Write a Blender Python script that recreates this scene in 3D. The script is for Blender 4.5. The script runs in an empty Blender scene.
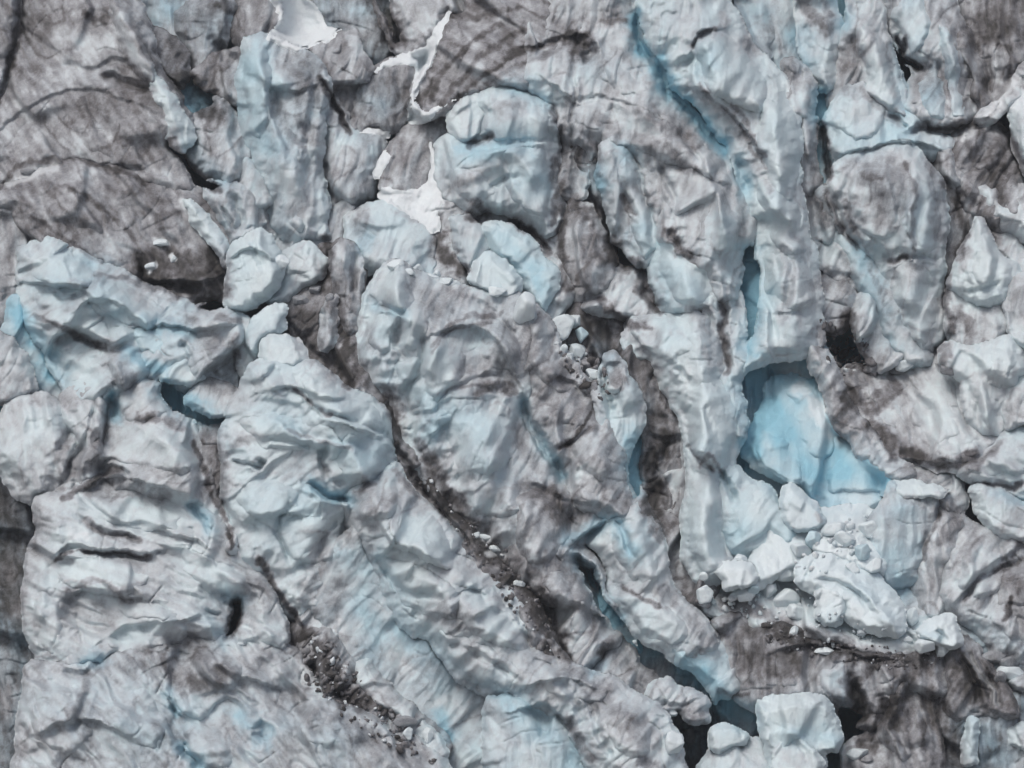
"""A heavily crevassed icefall: dirty seracs, blue clefts, loose ice and snow, one object each."""
import bpy, bmesh, math
import numpy as np
from mathutils import Vector
SKY_SAT = 0.85; HAZE = 0.00022; SUN = 1.5; EXPO = -0.28
# name | label | category | level | H | edge | gx | gy | dirt | blue | rough | flute angle | outline [| parent]
SERACS = """
ice_bluff|smooth teal ice wall deep in the cleft behind the top left slab|ice wall|-55|12|25|0.1|0.2|.38|.65|.6|0|118,-60 240,-60 222,5 214,50 208,72 194,80 186,62 170,48 155,36 142,16 126,-5
ice_block|dark dirt-stained block wedged beside the top left slab's white edge|ice block|-26|12|12|0|0.5|.85|.2|.8|-30|143,20 158,28 175,39 185,49 188,62 190,74 182,90 172,82 160,70 152,57 147,38
ice_block|blue-grey block with dark dirty crown at the top left cleft|ice block|-42|14|16|0.2|0.2|.5|.4|.7|0|174,22 185,5 203,-4 228,-6 236,10 229,30 223,45 213,56 205,69 193,76 189,60 183,45 177,32
ice_block|brown-grey block left of the large snow patch at top|ice block|-30|14|16|0.2|0.3|.7|.1|.9|0|222,-60 280,-60 278,10 284,22 268,37 254,42 242,52 230,34 234,10
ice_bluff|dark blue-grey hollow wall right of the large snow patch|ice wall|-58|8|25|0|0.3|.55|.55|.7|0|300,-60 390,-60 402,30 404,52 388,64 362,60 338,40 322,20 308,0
serac|big dirty grey slab filling the top left corner|serac|0|20|40|0.05|0.4|.64|.05|.45|35|-60,-60 116,-60 122,-20 130,-3 141,12 146,32 151,55 155,72 166,88 178,100 186,122 186,142 180,150 172,146 165,142 172,160 192,188 150,190 120,176 85,170 55,173 30,188 5,198 -60,205
ice_slab|narrow grey slab at the left frame edge above the notch|ice slab|10|14|18|0.1|0.4|.66|.05|.8|20|-60,-60 28,-60 24,0 21,14 18,45 8,75 -4,100 -60,125
ice_horn|smooth white ice horn curling down beside the black crack|ice horn|12|13|12|-0.2|0.35|.08|.15|.3|-25|146,60 152,76 162,86 177,99 187,120 195,138 191,148 183,155 175,150 167,139 163,124 165,114 158,103 150,90
serac|dirty grey slab with curved bands below the top left corner slab|serac|6|20|34|-0.1|0.35|.64|.03|.55|35|-60,185 0,192 30,180 60,168 110,168 130,175 152,188 196,188 208,205 220,225 232,246 234,262 229,282 226,310 200,312 180,304 150,292 120,282 85,262 55,255 25,255 18,225 10,205 -60,215
ice_block|rubbly brown block above the black hole in the top left cleft|ice block|-22|14|14|0|0.5|.75|.05|1.3|0|190,74 198,66 210,58 222,50 236,47 247,52 250,88 246,108 232,102 215,92 200,87
serac|tan-grey block with teal underside right of the black crack|serac|-10|18|16|0.1|0.4|.5|.1|.9|-20|187,124 199,113 212,104 220,102 233,118 242,138 246,158 240,175 226,186 208,176 190,166 188,160 195,146
serac|tall pillar with pale blue left face below the large snow patch|serac|-2|24|26|0.25|0.25|.3|.35|.8|-12|246,42 262,37 285,50 300,56 314,63 324,77 326,97 323,122 317,147 315,167 319,190 326,212 322,238 300,244 275,230 264,205 255,180 246,160 244,130 242,90
ice_block|rubbly brown wedge with a pale notch right of the pale blue pillar|ice block|-10|14|14|0|0.45|.6|.1|1.3|-25|298,57 318,46 340,34 355,32 360,48 368,58 374,70 362,83 356,98 358,120 352,132 345,121 335,101 324,82 314,68
serac|mottled blue-grey pillar below the brown wedge|serac|-18|18|18|0.1|0.3|.45|.3|1|-15|320,92 330,97 345,120 352,132 375,137 382,150 374,175 370,190 354,200 338,222 322,214 315,182 315,150 320,125
ice_block|rounded dark grey block left of the thin snow ribbon|ice block|-14|15|18|0.1|0.35|.7|.2|.8|0|358,80 370,70 392,60 413,57 414,75 411,95 406,116 400,131 390,133 375,129 360,131 355,115 354,95
serac|pale grey block at the top edge right of the dark hollow|serac|-22|18|20|-0.1|0.45|.45|.1|.8|20|376,-60 466,-60 462,-10 457,10 446,26 431,41 416,50 403,54 397,36 385,23 380,8
serac|broad grey dome combed with diagonal dark streaks at top centre|serac|4|20|30|-0.1|0.6|.66|.02|.8|60|462,-60 620,-60 625,10 612,40 590,65 560,88 530,92 500,92 480,97 458,108 428,112 418,104 416,92 429,70 438,48 449,29 470,14
serac|wide pale dome with a brown pit at top, left of the blue crack|serac|14|26|34|0.05|0.42|.42|.12|.9|-14|540,-60 640,-60 633,0 631,18 635,37 649,57 664,82 684,112 708,140 728,154 741,185 750,215 749,238 741,262 732,292 722,302 700,272 680,252 657,237 640,202 626,165 612,143 598,146 588,172 580,196 560,196 554,150 552,122 549,106 536,92 500,90 518,62 530,20
ice_pillar|tall white pillar right of the blue crack, reaching the blue cave|ice pillar|20|28|32|-0.1|0.42|.15|.25|.7|-8|640,-60 726,-60 728,5 741,24 752,46 770,64 788,85 797,110 798,160 800,190 806,230 817,270 821,300 820,335 818,352 792,358 766,362 742,372 748,352 760,335 764,310 764,275 757,240 750,205 741,170 729,148 712,128 694,104 676,86 664,62 645,35 637,10
ice_bluff|smooth grey-teal wall behind the top of the tall white pillar|ice wall|-34|12|25|-0.1|0.25|.3|.45|.4|0|727,-60 802,-60 801,10 807,60 814,82 806,92 790,95 775,60 755,45 745,26
ice_tongue|hanging tongue of smooth pale ice above a teal slot|ice tongue|-6|18|16|-0.2|0.25|.2|.25|.5|-10|797,-60 832,-60 834,-10 833,5 838,20 841,42 838,60 838,76 832,88 826,94 819,91 812,78 804,60 800,35 796,5
ice_block|dirty brown lump hanging left of the dark vertical slot|ice block|-12|16|16|0|0.3|.55|.15|1.1|0|782,64 795,57 808,70 816,92 818,115 814,150 820,185 828,204 800,206 797,160 796,115 786,88
serac|speckled white ridge between two blue clefts at top right|serac|-8|20|18|0.15|0.3|.4|.1|1|-20|846,-60 880,-60 879,8 881,30 888,50 897,70 901,90 905,108 911,126 896,124 880,114 868,101 857,90 846,97 836,108 831,95 838,76 842,48 846,22 852,0
serac|pale blue face with a shadowed blue underside below the speckled ridge|serac|0|18|16|0|0.15|.15|.35|.5|0|834,114 849,90 862,87 880,102 900,117 914,121 926,136 945,140 953,148 945,153 925,154 905,147 888,151 865,156 846,166 838,154 831,137 830,120
ice_fin|thin blue-sided ice fin left of the fan-shaped block|ice fin|-20|12|10|0.4|0.2|.25|.5|.5|-25|876,-10 884,20 892,48 903,70 912,88 915,104 907,117 900,96 890,64 880,35
serac|fan-shaped fluted block with black cleft at its left|serac|-12|20|22|0.1|0.35|.42|.12|.9|-18|880,-60 944,-60 950,-5 958,20 966,40 969,70 971,100 976,120 960,127 935,124 915,119 906,110 912,95 921,75 916,64 905,48 897,38 890,18 879,5
serac|dark grey fluted wall in the top right corner|serac|-18|14|24|0.1|0.3|.74|.05|1.1|8|944,-60 1084,-60 1084,66 1034,62 1020,72 1012,90 1000,103 985,114 975,120 970,92 966,50 955,8
ice_ridge|curved pale ice arm below the dark top right wall|ice ridge|2|9|8|0|0.5|.35|.02|.7|50|1084,50 1040,54 1021,64 1013,85 998,100 983,110 975,121 990,126 1000,116 1011,106 1024,97 1084,86
ice_block|large white block at the right edge below the curved arm|ice block|4|20|18|0.2|0.3|.15|.1|.4|-10|1009,108 1024,94 1084,84 1084,215 1036,188 1022,168 1011,142
serac|dark dirty mass between the large column and right edge blocks|serac|-12|18|22|0|0.4|.7|.05|1.1|-30|948,150 962,130 980,124 1000,132 1012,152 1020,175 1028,200 1024,232 1008,236 990,222 972,212 958,190 948,170
serac|large rounded column with a brown top and a level crack|serac|0|26|34|0|0.15|.25|.2|.6|-15|832,184 840,168 858,157 888,149 903,145 916,152 930,170 940,190 943,215 939,250 938,290 940,325 932,348 920,358 904,334 894,304 884,278 864,258 846,228 836,204
ice_ramp|long blue-grey ramp running down the large column's left side|ice ramp|-18|12|12|0.2|0.15|.3|.4|.4|-28|821,190 832,198 845,226 864,258 885,277 901,312 916,345 928,362 906,366 890,348 879,316 864,291 849,266 837,246 827,216
serac|grey stained wall between tall white pillar and long ramp|serac|-34|14|22|0.1|0.3|.5|.2|.9|-35|796,190 826,188 838,228 852,256 872,294 862,300 846,290 830,276 810,276 804,250
ice_block|knobbly mauve lump beside the tall white pillar's lower edge|ice block|-22|16|14|0|0.4|.45|.1|1.1|-20|808,270 825,274 838,281 856,290 855,312 846,328 830,334 818,330 812,300
ice_block|grey lump between the ramp foot and the knobbly mauve lump|ice block|-20|16|14|0|0.4|.4|.15|1.1|-20|857,296 870,289 881,310 891,340 902,358 894,368 880,371 866,358 856,336 850,315
serac|bright pointed block with flat lower face near the right edge|serac|10|20|16|0|0.25|.1|.12|.5|-12|980,221 990,240 998,261 1014,267 1018,275 1010,290 1003,300 990,305 975,300 962,293 953,283 958,270 967,250 974,234
ice_block|rounded pale block at the right edge below the pointed block|ice block|8|18|16|0.1|0.3|.25|.08|.6|-10|1005,292 1014,277 1030,270 1084,262 1084,366 1030,358 1016,346 1008,326 1002,306
ice_slab|mauve plate with a dark bruise under the pointed block|ice slab|-8|14|16|0|0.3|.4|.05|.6|0|952,288 975,300 996,304 1005,322 1002,338 986,352 968,356 953,342 947,318
serac|smooth white shoulder at the right edge above the dark notch|serac|0|16|16|0|0.35|.3|.08|.6|-20|975,183 1008,200 1024,188 1084,180 1084,244 1026,236 1010,228 995,217 984,206
ice_slab|thin grey slab at the right edge beside the pointed block|ice slab|-6|12|10|0|0.4|.5|.08|.9|-20|998,234 1012,240 1022,254 1084,250 1084,280 1024,272 1008,265 998,250
ice_bluff|dim grey gap wall between the large column and pointed block|ice wall|-30|10|14|0|0.2|.6|.2|.8|0|934,150 952,152 962,190 975,215 972,235 960,265 948,290 950,340 936,352 930,330
serac|white saddle-shaped block with a hanging slab near the right edge|serac|12|17|14|0|0.3|.22|.05|.6|-5|944,350 952,347 968,353 985,350 998,342 1010,337 1016,352 1019,370 1011,386 1003,410 999,432 985,432 973,421 968,402 965,382 952,370 945,360
snow_bench|mauve snow bench with a crumbling dark dirt rim|snow bench|-14|12|30|0|0.8|.38|.0|.8|30|835,375 860,372 885,370 912,366 936,346 950,342 956,362 968,386 974,420 985,432 1002,434 992,446 976,456 961,467 935,466 920,458 906,455 890,470 876,446 868,424 856,404 845,390
ice_block|pale block cut by the right edge level with the dirt rim|ice block|8|16|14|0|0.3|.3|.05|.7|0|1003,402 1012,386 1024,378 1084,370 1084,430 1024,422 1008,428
serac|wavy blue-grey slab leaning left at the right edge|serac|2|14|18|-0.1|0.4|.3|.25|.6|55|960,468 980,456 1001,441 1005,430 1024,421 1084,420 1084,505 1024,494 1000,489 985,484 970,478
ice_block|pale upright block below the wavy slab|ice block|6|16|14|0|0.3|.25|.15|.6|-20|973,491 985,485 1000,494 1024,503 1084,508 1084,550 1024,542 1000,534 988,530 978,512
ice_slab|mauve slabs lying behind the flat-capped serac|ice slab|-4|12|14|0|0.7|.45|.05|1|-50|896,474 908,466 924,464 945,469 958,480 966,502 955,516 938,500 915,490
serac|flat-capped serac with tapering blue foot beside the blue cave|serac|16|16|16|-0.15|0.15|.22|.4|.5|0|890,486 905,492 925,496 944,494 937,514 931,535 926,552 923,578 905,584 885,582 874,568 870,546 877,520 887,502
snow_cap||PART|24|7|6|0|0.9|.0|.0|.3|0|887,481 903,478 925,481 946,489 953,492 944,498 925,498 905,494 891,489
serac|brown-edged leaning slab right of the flat-capped serac|serac|6|14|12|0.1|0.25|.4|.05|.8|15|938,508 950,513 960,524 957,540 948,570 944,600 938,620 920,610 917,584 925,550 932,530
serac|wide crumpled tan slab near the right edge, below the upright block|serac|8|18|24|0|0.4|.38|.08|1|-35|958,518 975,530 1000,536 1016,532 1026,545 1084,548 1084,610 1024,612 1030,660 1000,650 975,625 955,612 942,596 948,560
serac|brown ribbed slab at right edge above the rounded boulders|serac|14|16|16|0|0.3|.45|.05|1|20|1010,574 1030,566 1084,560 1084,675 1030,656 1012,642 1002,618 994,602 1000,588
ice_bluff|teal grey ice sill running under the crumpled tan slab|ice wall|-4|10|10|0|0.4|.4|.4|.6|-60|896,590 925,600 950,610 975,622 1000,640 1030,655 1084,670 1084,700 1020,690 990,668 960,646 930,634 905,625
serac|dark ridge with slanting black ribs beside the rounded boulders|serac|14|18|16|0.1|0.4|.8|.05|1.2|-30|946,652 958,639 972,647 986,664 1001,688 1014,712 1005,715 990,713 985,707 972,714 960,720 944,707 942,682
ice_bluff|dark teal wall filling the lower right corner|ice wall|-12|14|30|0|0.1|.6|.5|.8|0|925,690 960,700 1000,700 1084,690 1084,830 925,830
ice_fin|white upright ice sliver against the dark lower right wall|ice fin|6|9|6|0.2|0.1|.1|.2|.4|-4|964,718 976,719 981,738 976,764 967,770 962,745
ice_block|pale grey sliver block in the lower right corner|ice block|4|12|10|0|0.2|.3|.2|.7|0|1008,730 1024,722 1084,720 1084,765 1024,750 1012,745
serac|dirty rough-faced block at the bottom, right of the white cube|serac|14|20|24|0.1|0.35|.72|.05|1.2|10|868,738 880,722 890,700 903,684 918,688 929,706 935,738 941,775 944,830 835,830 842,785 846,750 858,742
serac|dirty grey bench topped with brown grit below the ice avalanche|serac|10|16|20|0|0.35|.66|.1|1.1|0|716,624 735,618 762,626 792,626 830,636 870,650 900,646 940,646 952,662 946,692 925,694 905,682 892,704 874,724 852,720 838,704 818,702 790,700 765,702 752,706 740,696 730,668 718,645
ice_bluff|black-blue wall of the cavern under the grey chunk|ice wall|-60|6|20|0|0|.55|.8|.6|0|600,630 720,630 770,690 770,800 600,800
ice_block|large white cube-like block standing at the bottom edge|ice block|40|22|16|0|0.12|.02|.16|.25|0|758,703 774,697 800,696 818,698 831,706 839,720 840,742 836,752 822,753 821,775 818,830 778,830 772,770 765,746 758,726
foot||PART|50|10|9|0|0.3|.12|.12|.5|0|772,752 782,742 796,737 808,742 817,752 822,762 818,780 818,830 778,830
ice_block|small white block just left of the white cube-like block|ice block|34|10|8|0|0.3|.03|.15|.4|0|711,729 720,724 735,726 748,733 746,743 730,746 718,753 711,749
ice_slab|low pale slab at the bottom under the small white block|ice slab|28|12|14|0|0.4|.2|.2|.7|0|700,772 714,754 730,745 752,741 769,746 777,766 772,830 700,830
ice_block|grey dirty-bottomed chunk perched at the mouth of the black cavern|ice block|26|16|12|0|0.4|.3|.1|.9|-50|645,696 651,684 668,679 681,689 698,694 708,704 706,712 709,722 695,728 685,721 679,709 664,711 650,703
serac|white arch with blue underside right of the black cavern|serac|12|18|14|-0.1|0.2|.15|.4|.5|-30|670,650 690,646 706,636 722,648 736,664 742,686 738,692 728,694 718,692 712,699 705,691 697,676 687,664
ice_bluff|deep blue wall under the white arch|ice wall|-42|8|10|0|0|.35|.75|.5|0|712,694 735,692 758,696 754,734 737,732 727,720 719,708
serac|blade-shaped pale serac slanting down to the black cavern|serac|24|18|16|0.1|0.3|.25|.2|.7|-38|600,526 616,519 632,508 648,520 656,531 662,546 665,570 670,590 682,605 702,626 713,646 700,651 684,653 668,657 654,652 640,640 628,622 615,600 611,575 604,552 592,540
serac|mottled grey serac left of the slanting blade|serac|4|18|18|0.1|0.3|.45|.12|.9|-30|532,570 560,556 585,556 600,580 610,605 617,625 614,642 602,648 587,668 575,674 564,644 553,618 542,598
serac|brown gravelly heap at the foot of the dark dirt-streaked pillar|serac|4|12|12|0|0.42|.6|.05|1.3|-30|650,515 684,525 698,566 716,588 708,606 688,602 668,582 656,552
serac|small grey lumps on the slope behind the cavern|serac|-4|14|14|0|0.4|.5|.15|1|-30|560,672 580,664 600,650 618,642 634,654 648,672 655,690 650,704 630,698 608,686 585,680
serac|dirty lower skirt of the central mass above the slanting blade|serac|22|18|20|0|0.45|.5|.05|1.3|-20|498,520 515,500 535,490 560,488 575,500 590,505 612,514 608,530 585,536 575,545 590,560 600,585 612,610 590,606 560,600 545,600 522,575 500,552
serac|huge central grey-blue mass right of the diagonal dirt gully|serac|30|34|60|0.02|0.28|.3|.22|.8|-20|384,272 396,262 412,274 440,284 470,295 500,300 520,300 532,318 536,345 530,370 524,395 528,415 540,440 556,470 566,495 560,520 530,556 510,552 490,548 474,532 455,511 430,486 410,456 396,426 386,402 375,380 364,362 360,335 368,302
ice_shoulder|brownish shoulder between blue crack and white ice tips|serac|30|22|30|-0.05|0.35|.45|.08|.9|-30|516,302 534,310 545,324 554,345 568,362 584,384 597,406 608,432 622,465 640,500 656,526 664,550 640,542 615,522 592,508 574,500 560,472 542,441 530,416 524,396 518,360
serac|small pale tip standing above the white fin|ice block|34|10|8|0|0.3|.05|.08|.5|-20|598,366 612,350 620,358 628,372 631,386 622,394 610,392 600,382
ice_fin|white fin left of the narrow dark blue slot|ice fin|16|15|13|-0.2|0.2|.15|.25|.6|-8|592,396 608,382 625,374 640,386 646,408 641,430 631,446 628,470 630,488 640,512 630,502 616,474 606,442 597,414
serac|dark dirt-streaked pillar between the blue slot and white pillar|serac|-8|18|18|0|0.2|.75|.1|1.1|0|628,345 655,356 670,382 684,422 690,456 690,492 684,520 682,550 672,560 655,535 642,512 646,490 648,440 640,410 630,380
ice_pillar|long pale folded pillar left of the blue cave, ending among avalanche blocks|ice pillar|18|24|26|0|0.38|.16|.22|.55|-6|622,338 634,322 648,328 660,316 676,326 690,312 706,320 716,335 723,352 724,372 730,385 740,396 744,415 745,430 741,442 734,467 723,473 722,500 725,530 730,560 728,576 712,583 696,577 684,556 682,522 690,482 688,452 684,425 668,390 652,362 640,356 628,350
serac|pale aqua wedge leaning against the long folded pillar's foot|serac|14|16|18|0|0.3|.05|.45|.4|-30|724,472 734,469 746,484 766,491 776,508 798,524 802,540 790,552 775,558 755,554 735,552 728,530 723,500
ice_pillar|narrow mauve-edged pillar beside the tall blue slot|ice pillar|26|16|14|0|0.4|.2|.2|.7|-6|702,274 722,272 738,290 745,320 750,342 746,366 739,382 743,404 745,428 738,440 730,420 724,386 717,342 711,335 705,310
serac|smooth pale blue bulge with a brown diagonal scar|serac|14|20|18|0.1|0.3|.1|.3|.4|-15|658,228 668,232 690,248 706,262 716,276 724,292 726,310 718,318 702,308 686,312 672,313 660,302 655,282 654,250
ice_tongue|long drooping lobe of blue-grey ice left of the brown scar|ice tongue|18|18|16|0.05|0.15|.25|.3|.6|-14|599,147 612,139 626,148 640,174 651,205 657,236 656,258 646,269 635,266 625,251 612,241 605,215 600,192 594,175
serac|triangular dirty serac left of the drooping lobe|serac|2|18|16|0|0.25|.5|.05|1|-5|574,205 583,207 595,228 606,245 614,262 607,276 595,291 580,301 568,296 562,270 563,245 566,225
ice_bluff|dark stained fluted wall above the triangular dirty serac|ice wall|-18|10|20|0|0.1|.8|.15|1|0|551,116 580,118 602,138 604,160 598,185 612,225 614,260 570,262 556,235 554,200
serac|grey rounded mound below the triangular dirty serac|serac|-2|16|18|0|0.45|.5|.15|.8|-30|584,306 596,291 612,272 632,271 646,284 656,299 667,311 660,322 640,322 620,316 600,312
ice_bluff|dark brown hollow wall behind the cluster of rounded lumps|ice wall|-16|10|20|0|0.3|.85|.05|1.1|-20|540,290 575,300 600,308 625,316 650,340 655,365 632,362 640,395 600,400 590,360 560,350 540,320
ice_block|upright pale block beside the brown hollow at centre|ice block|8|14|12|0|0.25|.18|.2|.6|-18|449,220 460,216 471,215 481,226 493,249 486,258 478,270 470,275 461,257 454,237
ice_block|bright blue-white slanting block at centre right of upright pale block|ice block|14|16|13|0.1|0.3|.0|.35|.4|-40|484,224 499,221 524,234 540,249 556,268 556,290 544,312 532,302 522,286 512,262 496,252 487,240
ice_block|smooth rounded white block on the crest of the central mass|ice block|34|16|12|0|0.3|.0|.22|.3|0|467,280 476,262 490,253 505,260 516,274 522,290 510,298 495,296 478,290
serac|pale blue domed block left of the snow gully|serac|4|18|22|0.05|0.4|.15|.3|.5|-25|351,216 364,209 385,204 400,211 416,222 431,235 434,256 430,278 412,272 392,266 372,268 356,262 351,240
ice_block|rounded pale lump tucked under the streaked grey dome|ice block|18|15|13|0.1|0.35|.2|.15|.4|0|446,122 450,109 460,100 475,95 484,101 482,120 479,135 470,143 458,144 449,136
serac|bulbous pale serac with overhanging blue lip under the domes|serac|12|24|26|0.05|0.25|.2|.28|.7|0|480,100 495,93 520,95 543,104 553,118 555,150 557,176 560,205 548,232 530,222 510,210 490,204 468,210 448,196 439,174 440,150 448,140 470,145 482,136 484,115
serac|brown-stained slope left of the bulbous pale serac|serac|0|14|18|0|0.5|.6|.05|1|-20|404,134 422,124 444,110 451,124 448,145 440,168 441,200 425,206 402,196 384,186 386,162 394,147
ice_bluff|grey snow-dusted slope around the upright pale block|ice wall|-6|10|20|0|0.5|.4|.1|.8|-20|425,195 450,195 500,202 545,220 560,240 568,300 545,330 500,300 450,290 425,270
ice_fin|narrow pale fin slanting left of the bright white block|ice fin|14|10|9|0|0.3|.15|.25|.6|-35|182,198 192,198 206,214 226,239 234,250 230,274 222,264 208,243 195,222
ice_block|blue-grey block with black slits above the bright white block|ice block|-2|15|14|0|0.25|.4|.3|.7|-15|203,180 240,184 256,199 264,220 257,237 241,240 232,247 222,226 210,206
ice_block|bright white angular block left of centre|ice block|24|22|18|0.05|0.25|.0|.22|.35|15|225,272 231,249 240,240 262,230 271,238 281,258 286,270 276,286 263,299 256,307 240,310 227,308 224,290
ice_block|pale lumpy block touching the bright white angular block|ice block|10|15|14|0|0.4|.15|.2|.7|-20|280,252 294,243 312,244 326,262 320,278 304,286 288,298 268,302 262,296 284,270
ice_bluff|pale blue-grey slope behind the two pale blocks|ice wall|-14|12|20|0|0.3|.4|.25|.8|-20|240,160 260,180 275,220 320,230 350,200 354,260 335,290 300,310 250,300 235,240
serac|crumpled pale blue bulk sweeping across the left below grey slabs|serac|26|30|40|0.05|0.35|.26|.3|.9|-50|22,252 35,247 50,242 70,250 90,262 110,273 140,284 165,297 192,308 222,312 242,320 250,330 242,352 236,375 228,398 215,412 195,406 180,392 165,387 150,380 135,388 120,396 100,402 80,402 70,387 58,367 44,347 33,325 24,300 20,280 25,264
ice_block|white block overhanging the dark blue hole at left|ice block|44|14|11|0|0.25|.05|.22|.4|-40|134,331 150,327 165,331 176,340 186,355 198,371 206,382 190,386 175,381 160,378 157,362 149,351 139,346
ice_block|white-lipped lump under the overhanging white block|ice block|38|13|11|0|0.2|.4|.2|.5|0|184,401 197,386 210,380 230,384 242,394 232,416 211,414 195,409
serac|long sloping blue-white serac with a square white head block|serac|40|32|40|-0.1|0.12|.16|.24|.6|-55|226,440 232,404 244,388 256,368 270,364 292,370 311,366 331,380 356,395 376,405 385,420 387,440 390,462 376,481 357,488 350,500 350,525 340,552 332,578 322,608 302,624 280,612 258,582 240,550 230,520 227,475
head||PART|62|14|11|0|0.35|.03|.1|.3|0|261,346 269,335 283,331 300,337 309,350 310,362 296,369 281,372 268,367 259,357
ice_fin|pale fin leaning behind the square-headed serac|ice fin|36|13|11|0|0.25|.08|.25|.5|25|238,345 253,321 274,303 285,304 284,325 269,338 261,352 246,380 236,368
ice_bluff|deep blue wall inside the tall slot left of the tall white pillar's lower half|ice wall|-12|8|14|0.3|0.42|.0|1.1|.4|0|736,236 770,236 770,356 738,360
ice_bluff|dark blue wall inside the slot left of the dark dirt-streaked pillar|ice wall|-30|8|12|0|0.42|.1|1.1|.4|0|618,426 650,424 648,506 620,508
ice_bluff|blue plug inside the narrow slot under the hanging tongue|ice wall|-40|8|10|0|0.42|.05|1.1|.4|0|808,86 834,86 838,130 842,186 816,186 812,120
ice_bluff|blue wall inside the crack left of the slanting blade|ice wall|-24|8|12|0|0.42|.05|1.1|.4|-35|568,550 584,548 612,580 646,634 640,650 606,630 588,600
ice_bluff|teal wall at the bottom of the hole beside the rubbly brown block|ice wall|-44|8|12|0|0.2|.2|1.0|.4|0|176,80 218,80 220,122 176,124
ice_bluff|smooth blue-grey hollow under the long ridge's scalloped ledge|ice wall|12|8|30|0|0.15|.36|.34|.45|-40|318,560 340,545 358,530 376,570 388,600 402,628 430,655 462,690 510,712 560,750 575,830 455,830 440,770 420,745 395,715 365,670 335,645 315,612
serac|long diagonal ridge with scalloped lower ledge, bottom centre|serac|42|30|40|0.1|0.35|.3|.18|.9|-42|344,492 360,483 376,482 391,466 398,476 416,500 440,521 461,541 481,565 501,590 526,616 546,645 576,670 610,680 641,700 660,712 666,730 681,760 692,830 600,830 592,775 582,748 562,718 540,703 518,703 498,697 478,690 460,676 446,658 430,640 410,627 396,610 386,592 378,570 362,545 350,520
serac|aqua-grey bulging foot at the bottom edge left of dirty knob|serac|36|16|20|0|0.2|.15|.4|.5|0|488,706 508,700 530,704 556,722 577,746 588,770 590,830 500,830 488,770
serac|gritty brown bed of the gully under the long narrow slab|serac|20|14|12|0|0.42|.6|.05|1.5|-40|296,630 322,622 345,652 374,694 420,715 446,745 440,768 400,756 360,732 330,706 302,680
ice_slab|triangular grey slab at the head of the rubble gully|ice slab|24|9|10|0|0.6|.35|.05|.8|-40|303,612 318,609 340,622 332,636 316,646 301,661 307,640
ice_slab|long narrow pale slab lying along the rubble gully|ice slab|26|8|8|0|0.5|.35|.1|.7|-50|354,660 366,657 376,680 396,700 411,709 431,734 444,756 430,750 407,720 386,708 371,697 361,681
serac|rounded white boulder-like serac at the left edge|serac|30|24|24|0|0.3|.22|.1|.6|15|-8,450 0,428 6,414 17,400 42,397 62,409 70,440 62,470 50,490 32,498 15,488 3,470
serac|grey fluted slope right of the rounded left edge serac|serac|26|22|24|-0.1|0.3|.4|.1|.7|30|62,398 80,386 102,382 117,392 119,420 110,450 97,472 77,492 48,504 54,476 67,442 64,412
serac|smooth pale dome beside the dark blue hole|serac|36|24|34|0.1|0.35|.32|.1|.7|-40|117,397 140,383 160,387 172,404 186,416 196,440 206,470 216,500 234,550 214,540 190,506 160,498 130,494 93,482 104,456 114,432
ice_slab|dirty mottled strip between the smooth dome and the square-headed serac|ice slab|26|14|14|0|0.3|.52|.1|1|-15|187,414 215,422 230,430 233,460 229,480 233,510 238,550 226,545 210,510 200,470 195,440
serac|banded pale serac with stepped ledges at lower left|serac|34|28|40|0.05|0.35|.32|.14|.9|65|72,494 94,480 130,488 165,494 196,502 216,522 234,550 242,556 256,577 274,602 286,628 282,645 246,646 225,642 200,636 172,634 132,658 100,676 62,678 36,655 29,600 34,560 40,530 38,504 52,496
serac|wide grey mottled mass in the lower left corner|serac|40|26|40|-0.05|0.4|.42|.2|1|40|24,705 30,668 60,668 100,668 130,652 165,640 205,636 245,640 276,640 298,655 308,682 340,704 380,722 422,744 444,762 456,830 10,830 17,765
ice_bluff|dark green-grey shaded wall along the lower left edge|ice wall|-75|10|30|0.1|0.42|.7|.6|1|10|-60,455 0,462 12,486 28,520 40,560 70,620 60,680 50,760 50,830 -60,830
ice_block|small pale slab at the left edge above the rounded serac|ice block|22|14|14|0|0.35|.35|.1|.7|-30|-60,330 0,332 15,340 28,362 38,385 20,398 0,404 -60,408
ice_bluff|smooth grey-violet wall at the left edge beside crumpled bulk|ice wall|6|12|22|0|0.2|.6|.12|.4|10|-60,195 4,205 22,232 26,262 22,290 12,320 8,345 -60,350
ice_bluff|teal wedge of deep ice under the crumpled bulk's left corner|ice wall|2|8|14|0|0.1|.1|.7|.4|-30|14,296 34,322 50,356 75,392 60,410 38,398 26,366 8,340
serac|dark brown dirt slope between square-headed serac and central mass|serac|16|18|26|0.05|0.45|.8|.02|1.1|-38|325,250 345,244 358,262 364,300 362,330 366,360 378,385 398,430 432,488 482,545 520,585 545,625 560,660 535,650 500,600 460,552 412,508 396,478 384,440 386,415 370,402 345,390 314,370 308,345 292,330 286,302 304,284
ice_block|small pale wedge standing in the dark dirt slope|ice block|30|11|9|0|0.3|.25|.15|.8|10|322,318 330,302 336,298 338,320 334,345 326,352 322,336
serac|grey-streaked pillar between dirt slope and central mass|serac|28|15|14|0|0.2|.5|.15|.8|4|332,254 345,244 352,250 358,275 362,300 356,330 350,340 342,338 338,310 336,280
ice_bluff|deep blue hollow wall behind the blocks at left|ice wall|4|6|14|0|0|.1|.85|.4|0|120,340 170,335 215,370 240,380 240,430 180,425 160,400 125,400
"""
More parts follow.
